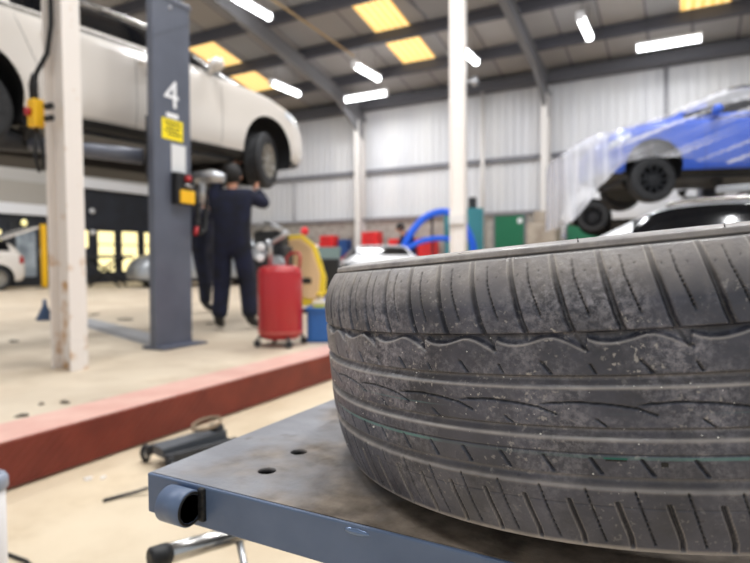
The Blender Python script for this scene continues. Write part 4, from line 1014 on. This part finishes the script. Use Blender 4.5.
# ------------------------------------------------------------------ the tyre
def tyre():
    C = np.array([-.06804497, .68072536, CAMZ-.07804053]); A = np.array([-.08727824, -.0340156, .99560306]); A /= np.linalg.norm(A)
    ex = np.array([1, 0, 0])-A*A[0]; ex /= np.linalg.norm(ex); ey = np.cross(A, ex)
    P2 = 360/35; P1 = P2/2
    def Rprof(x):
        x = np.asarray(x, float); k = np.clip((x-52)/42, 0, 1.1)
        return np.where(x > 0, 318.2-1.5*(x/93.5)**2-15.5*k**2.3, 318.2-11.5*(np.abs(x)/93.5)**3.2)
    # angles: dense where the pattern is seen close, coarser round the back
    th = np.concatenate([np.arange(-150, -35, .128), np.arange(-35, 210, .45)]); th = th[th < 210-.2]
    w = np.concatenate([np.linspace(-.0945, .0945, 275)])
    TH, W = np.meshgrid(th, w*1000, indexing='ij')
    ss = lambda d, e=.45: np.clip((d+e)/(2*e), 0, 1)**2*(3-2*np.clip((d+e)/(2*e), 0, 1))
    def wrap(x, p): return (x+p/2) % p-p/2
    deg = .318*1000*PI/180     # mm of tread per degree
    D = np.zeros_like(TH); DUST_LIGHT = np.zeros_like(TH); DARK = np.zeros_like(TH)  # DARK holds shade painted into the grooves and sipes
    # --- circumferential grooves
    def groove(lo, hi, depth, rl=1.6, rh=1.2):
        nonlocal D
        a = np.clip((W-lo)/rl, 0, 1)*np.clip((hi-W)/rh, 0, 1)
        D = np.maximum(D, depth*np.minimum(1, a))
        return a
    ph = (TH+87.0) % P2
    lowcurve = np.interp(ph, [0, .2, .8, 1.7, 2.6, 3.5, 4.5, 5.5, 6.2, 6.9, 7.7, 8.6, 9.4, 10.1, P2], [31.5, 38.9, 37.2, 36.0, 35.7, 36.2, 37.4, 39.1, 40.1, 40.0, 38.7, 36.4, 33.9, 31.7, 31.3])
    g1 = np.clip((W-lowcurve)/2.4, 0, 1)*np.clip((43.6-W)/1.0, 0, 1); D = np.maximum(D, 4.6*g1)
    DUST_LIGHT += .9*np.exp(-((W-lowcurve+.1)/.6)**2)
    groove(9.0, 16.8, 4.6, 4.5, 1.0); DUST_LIGHT += .95*np.exp(-((W-9.0)/.75)**2)
    groove(-22.7, -15.0, 4.6, 4.5, 1.0); DUST_LIGHT += .85*np.exp(-((W+22.4)/1.0)**2)
    groove(-53.6, -45.0, 4.6, 5.0, 1.2); DUST_LIGHT += .7*np.exp(-((W+53.0)/1.3)**2)
    for lo, hi in ((9.5, 17), (-22.5, -15), (-53, -45)): DUST_LIGHT += .22*((W > lo) & (W < hi))
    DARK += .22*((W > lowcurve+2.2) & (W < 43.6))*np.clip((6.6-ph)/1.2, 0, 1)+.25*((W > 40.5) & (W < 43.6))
    for hi in (16.8, -15.0, -45.0): DARK = np.maximum(DARK, .6*((W > hi-1.6) & (W < hi+.1)))  # shade painted on the down-facing upper groove walls
    # --- helper: groove following theta0(w) between w limits, period p
    def slash(points, period, width, depth, soft=.4, dash=0.):
        nonlocal D, DARK
        pw = np.array(points); o = np.argsort(pw[:, 1]); pw = pw[o]
        c = np.interp(W, pw[:, 1], pw[:, 0])
        d = np.abs(wrap(TH-c, period))*deg
        ins = np.clip((W-pw[0, 1])/.8, 0, 1)*np.clip((pw[-1, 1]-W)/.8, 0, 1)
        k = ss(width/2-d, soft)*ins
        if dash: k = k*(.55+.45*(np.sin(W*dash) > -.5))
        tp = np.clip((95-W)/26, .12, 1)*np.clip((W+97)/6, .3, 1)
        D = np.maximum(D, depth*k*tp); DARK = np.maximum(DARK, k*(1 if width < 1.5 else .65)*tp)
        return d, ins
    for (w0, o0) in ((60, -78.9), (61, -76.4), (80, -78.7), (81, -76.2), (-72, -77.0)):
        r2 = (wrap(TH-o0, P1)*deg)**2+(W-w0-1.2*np.sin(TH*3))**2; kk = np.exp(-r2/.3); D = np.maximum(D, .6*kk); DARK = np.maximum(DARK, .7*kk)
    # upper shoulder
    o = -79.72
    d, ins = slash([(o-.25, 93), (o+.25, 77.5), (o+1.40, 50), (o+1.9, 42.5)], P1, 3.4, 3.6, .8)
    DUST_LIGHT += .6*np.exp(-((d-2.0)/.5)**2)*ins*np.clip((W-72)/12, 0, 1)
    slash_taper = None
    slash([(-88.12, 42.5), (-87.7, 38), (-86.95, 31.4)], P2, 2.6, 4.2, .6)
    slash([(-77.66, 88), (-77.35, 76), (-76.0, 52)], P1, 1.15, 2.2, .3, 2.2)
    # rib A
    slash([(-81.7, 26), (-80.5, 17)], P2, 1.9, 2.5)
    slash([(-86.75, 24.2), (-86.15, 17.4)], P2, 1.1, 2.2, .3)
    # centre rib arcs (circumferential sipes)
    pa = (TH+92.6) % P2
    for k in (0, 1):
        pp = pa+P2*k
        cw = np.interp(pp, [0, 1.5, 4.4, 7.6, 10.2, 12.2], [-1.3, -.3, .4, -.9, -3.2, -7.6])
        ins = (pp < 12.2)
        kk = ss(.55-np.abs(W-cw), .3)*ins*np.clip(pp/1.0, .25, 1); D = np.maximum(D, 1.9*kk); DARK = np.maximum(DARK, kk)
    slash([(-86.65, -9.3), (-85.35, -15)], P2, 1.2, 2.2, .3)
    # rib D
    kk = ss(.35-np.abs(W+31.0), .3); D = np.maximum(D, .9*kk); DARK = np.maximum(DARK, .7*kk)
    slash([(-87.6, -33.2), (-86.4, -44)], P1, 1.9, 2.6)
    kk = ss(.25-np.abs(W+64.3), .3); D = np.maximum(D, .7*kk); DARK = np.maximum(DARK, .45*kk)
    # lower shoulder
    d, ins = slash([(-90.4, -61), (-90.0, -70), (-89.55, -79), (-89.25, -86), (-89.2, -93)], P1, 2.6, 3.2, .7)
    DUST_LIGHT += .55*np.exp(-((d-1.7)/.5)**2)*ins
    slash([(-93.65, -53), (-92.6, -76), (-91.95, -90)], P1, 1.15, 2.2, .3, 1.9)
    # shoulder rims
    kk = ss(.8-np.abs(W-92.6), .4); D = np.maximum(D, 1.8*kk); DARK = np.maximum(DARK, .8*kk)
    # dirt, plus light painted onto the upper shoulder and a lower rim highlight
    DUST_LIGHT += .75*np.clip((W-60)/22, 0, 1)+.8*np.clip((-W-91)/2.5, 0, 1)
    Rr = (Rprof(W)-D)/1000
    # extra rings for the shoulders and sidewalls (upper and lower), appended along w
    TR = math.pi/180
    def ringverts(rw):    # list of (R, w metres)
        out = []
        for r, ww in rw: out.append((np.full(len(th), r), np.full(len(th), ww)))
        return out
    up = [(0.3006, .0952), (0.3002, .0966), (0.2994, .0976), (0.2984, .0976), (0.2978, .0972), (0.2970, .0976), (0.2954, .0982), (0.2924, .0986), (0.2844, .0993), (0.2724, .1000), (0.2564, .0998), (0.2394, .099), (0.2280, .0945), (0.2170, .0925), (0.2120, .092), (0.2080, .0915)]
    lowr = [(.3056, -.0950), (.3046, -.0954), (.3020, -.0962), (.297, -.0978), (.288, -.1008), (.277, -.1045), (.268, -.1072), (.260, -.1082), (.254, -.1075), (.245, -.103), (.228, -.0965), (.217, -.0935), (.212, -.0925), (.208, -.0915)]
    inner_up = [(.2025, .0905), (.203, .085), (.207, .080), (.225, .084), (.25, .089), (.275, .0885), (.293, .080), (.301, .06), (.303, .0)]
    rows_R = [Rr[:, j] for j in range(len(w))]; rows_w = [np.full(len(th), x) for x in w]
    du = [DUST_LIGHT[:, j] for j in range(len(w))]; dk = [DARK[:, j] for j in range(len(w))]
    def mesh(rows, name, mat_, dust_light=None, dark=None):
        n = len(th); k = len(rows)
        V = np.zeros((k, n, 3))
        c, s = np.cos(th*TR), np.sin(th*TR)
        for i, (r, ww) in enumerate(rows):
            V[i] = (r*c)[:, None]*ex+(r*s)[:, None]*ey+ww[:, None]*A
        V = V.reshape(-1, 3)
        i, j = np.meshgrid(np.arange(k-1), np.arange(n), indexing='ij'); j2 = (j+1) % n
        Q = np.stack([i*n+j, i*n+j2, (i+1)*n+j2, (i+1)*n+j], -1).reshape(-1, 4)
        me = bpy.data.meshes.new(name); me.vertices.add(len(V)); me.vertices.foreach_set('co', V.ravel())
        me.loops.add(Q.size); me.loops.foreach_set('vertex_index', Q.ravel().astype(np.int32))
        me.polygons.add(len(Q)); me.polygons.foreach_set('loop_start', np.arange(0, Q.size, 4, dtype=np.int32)); me.polygons.foreach_set('loop_total', np.full(len(Q), 4, np.int32))
        me.polygons.foreach_set('use_smooth', np.ones(len(Q), bool)); me.update(calc_edges=True)
        for nm, arr in (('dust_light', dust_light), ('dark', dark), ('wpos', [r[1]*1000 for r in rows])):
            if arr is None: continue
            a = me.attributes.new(nm, 'FLOAT', 'POINT'); a.data.foreach_set('value', np.concatenate(arr).astype(np.float32))
        me.materials.append(mat_); o = bpy.data.objects.new(name, me); COL.objects.link(o); o.parent = root
        return o
    root = thing('tyre', 'large worn car tyre lying on its side on the steel platform', 'tyre', tuple(C))
    def tread_mat():
        m = bpy.data.materials.new('tyre_rubber'); m.use_nodes = True; nt = m.node_tree; L = nt.links.new
        b = nt.nodes['Principled BSDF']; b.inputs['Specular IOR Level'].default_value = .45
        tc = nt.nodes.new('ShaderNodeTexCoord')
        def noise(s, d=5, st=(1, 1, 1), rg=.5):
            mp = nt.nodes.new('ShaderNodeMapping'); mp.inputs['Scale'].default_value = st
            n = nt.nodes.new('ShaderNodeTexNoise'); n.inputs['Scale'].default_value = s; n.inputs['Detail'].default_value = d; n.inputs['Roughness'].default_value = rg
            L(tc.outputs['Object'], mp.inputs[0]); L(mp.outputs[0], n.inputs['Vector']); return n.outputs['Fac']
        def ramp(f, p0, p1, c0, c1):
            r = nt.nodes.new('ShaderNodeValToRGB'); e = r.color_ramp.elements; e[0].position = p0; e[1].position = p1; e[0].color = c0; e[1].color = c1; L(f, r.inputs[0]); return r.outputs[0]
        def mix(f, x, y):
            k = nt.nodes.new('ShaderNodeMix'); k.data_type = 'RGBA'; L(f, k.inputs[0]); L(x, k.inputs[6]); L(y, k.inputs[7]); return k.outputs[2]
        def attr(n):
            a = nt.nodes.new('ShaderNodeAttribute'); a.attribute_name = n; return a.outputs['Fac']
        def rgb(h):
            r = nt.nodes.new('ShaderNodeRGB'); r.outputs[0].default_value = lin(h); return r.outputs[0]
        def math_(op, a, b_, clamp=False):
            k = nt.nodes.new('ShaderNodeMath'); k.operation = op; k.use_clamp = clamp
            for i, v_ in enumerate((a, b_)):
                if isinstance(v_, (int, float)): k.inputs[i].default_value = v_
                else: L(v_, k.inputs[i])
            return k.outputs[0]
        g = (.0, .0, .0, 1); wv = (1, 1, 1, 1)
        base = ramp(noise(26, 6), .3, .7, lin('#36373f'), lin('#52535f'))
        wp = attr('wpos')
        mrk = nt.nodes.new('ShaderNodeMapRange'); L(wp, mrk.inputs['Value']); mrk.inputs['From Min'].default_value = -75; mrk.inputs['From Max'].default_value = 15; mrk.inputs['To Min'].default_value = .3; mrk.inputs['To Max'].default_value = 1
        base = mix(math_('MULTIPLY', mrk.outputs[0], math_('MULTIPLY', ramp(noise(15, 8, (1, 1, 1), .65), .44, .62, (.03, .03, .03, 1), wv), ramp(noise(210, 8, (1, 1, 1), .75), .43, .62, g, (.9, .9, .9, 1)))), base, rgb('#a09da4'))        # dusty mottling, thinned downward to paint shade on the lower half
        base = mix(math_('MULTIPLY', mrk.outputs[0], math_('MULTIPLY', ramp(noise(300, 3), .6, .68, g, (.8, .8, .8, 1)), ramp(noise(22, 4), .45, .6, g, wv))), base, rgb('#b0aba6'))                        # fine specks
        dn = math_('MULTIPLY', attr('dust_light'), ramp(noise(60, 5), .2, .65, (.45, .45, .45, 1), wv), True)
        base = mix(dn, base, rgb('#b0a8a1'))
        # pale green manufacturer's line on the lower rib and a faint one on the centre rib
        def band(c, hw):
            k = nt.nodes.new('ShaderNodeMapRange'); k.interpolation_type = 'SMOOTHSTEP'; L(math_('ABSOLUTE', math_('SUBTRACT', wp, c), 0), k.inputs['Value'])
            k.inputs['From Min'].default_value = hw; k.inputs['From Max'].default_value = hw*.5; k.inputs['To Min'].default_value = 0; k.inputs['To Max'].default_value = 1; return k.outputs[0]
        gfade = ramp(noise(7, 3), .38, .6, (.1, .1, .1, 1), (.75, .75, .75, 1))
        base = mix(math_('MULTIPLY', band(-33.0, 1.3), gfade), base, rgb('#5c8a86'))
        base = mix(math_('MULTIPLY', band(-6.5, .7), ramp(noise(9, 3), .45, .7, g, (.6, .6, .6, 1))), base, rgb('#55777a'))
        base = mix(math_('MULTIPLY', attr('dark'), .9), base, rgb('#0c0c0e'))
        L(base, b.inputs['Base Color'])
        rr = ramp(noise(40, 5), .3, .7, (.26, .26, .26, 1), (.52, .52, .52, 1)); L(rr, b.inputs['Roughness'])
        b1 = nt.nodes.new('ShaderNodeBump'); b1.inputs['Strength'].default_value = .5; b1.inputs['Distance'].default_value = .0006
        L(math_('ADD', noise(420, 4), noise(90, 6)), b1.inputs['Height']); L(b1.outputs[0], b.inputs['Normal'])
        return m
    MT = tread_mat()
    rows = list(zip(rows_R, rows_w))
    z = np.zeros(len(th))
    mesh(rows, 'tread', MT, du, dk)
    def side(lst, nm, d, first):
        rw = [first]+[(np.full(len(th), r), np.full(len(th), x)) for r, x in lst]
        return mesh(rw, nm, MT, [np.full(len(th), d)]*len(rw), [z]*len(rw))
    side(up, 'sidewall', .8, rows[-1])
    side(lowr, 'sidewall', .55, rows[0])
    rw = [(np.full(len(th), r), np.full(len(th), x)) for r, x in [up[-1]]+inner_up+[(r, -x) for r, x in inner_up[::-1][1:]]+[lowr[-1]]]
    mesh(rw, 'inner_liner', MATS['rubber'], [z]*len(rw), [z]*len(rw))
    # moulding hairs on the top rim, grit stuck to the rubber
    def pt(t_, w_, lift=0.):
        r = float(Rprof(w_))/1000+lift
        return np.array(math.cos(t_*TR)*ex*r+math.sin(t_*TR)*ey*r+A*w_/1000)
    for (t_, h_) in ((-87.2, .0055), (-71.6, .005)):
        p = pt(t_, 95.5, -.0008); MB().tube([tuple(p), tuple(p+A*h_*.5+ex*.0003), tuple(p+A*h_)], [.0005, .0004, .0002], 6).build('moulding_hair', M_rubber, root)
    mb = MB()
    for i in range(110):
        t_ = random.uniform(-140, -55); w_ = random.triangular(-90, 85, -5) if i % 3 else random.uniform(-20, 12); s_ = random.choice((.00022, .00028, .00035, .00045, .0006))
        if i < 5: s_ = .0011
        p = pt(t_, w_, -.0001)
        bm = bmesh.new(); bmesh.ops.create_icosphere(bm, subdivisions=1, radius=s_)
        mb.bm(bm, T(*p) @ Matrix.Diagonal((random.uniform(.7, 1.4), random.uniform(.7, 1.4), random.uniform(.6, 1), 1)))
    gr = mb.build('grit', mat('pale_grit', '#f3f1ec', .4), root, fix=False); tag(gr, 'pale grit stuck to the tread', None, None, 'stuff')
    # thin rubbed green patch
    def patch(t0, t1, w0, w1, nm, m_):
        vs = []; n = 12
        for i in range(n+1):
            t_ = t0+(t1-t0)*i/n
            for w_ in (w0, w1): vs.append(tuple(pt(t_, w_, .00035)))
        MB().add(vs, [(2*i, 2*i+2, 2*i+3, 2*i+1) for i in range(n)], True).build(nm, m_, root)
    patch(-86.2, -83.8, -32.9, -33.8, 'green_mark', mat('green_mark_paint', '#14665a', .5))
    patch(-86.0, -83.9, -33.9, -35.0, 'tread_chip', M_black)
    patch(-80.6, -79.9, -34.8, -37.6, 'tread_chip', M_black)
    return root
tyre()

# ------------------------------------------------------------------ world + view
wd = bpy.data.worlds.new('world'); S.world = wd; wd.use_nodes = True
bg = wd.node_tree.nodes['Background']; bg.inputs[0].default_value = (.86, .93, 1.0, 1); bg.inputs[1].default_value = .62
S.view_settings.view_transform = 'Standard'; S.view_settings.look = 'None'; S.view_settings.gamma = 1; S.view_settings.use_curve_mapping = False
S.view_settings.exposure = .25
S.cycles.use_denoising = True
S.cycles.max_bounces = 6; S.cycles.transparent_max_bounces = 16
S.cycles.sample_clamp_indirect = 6
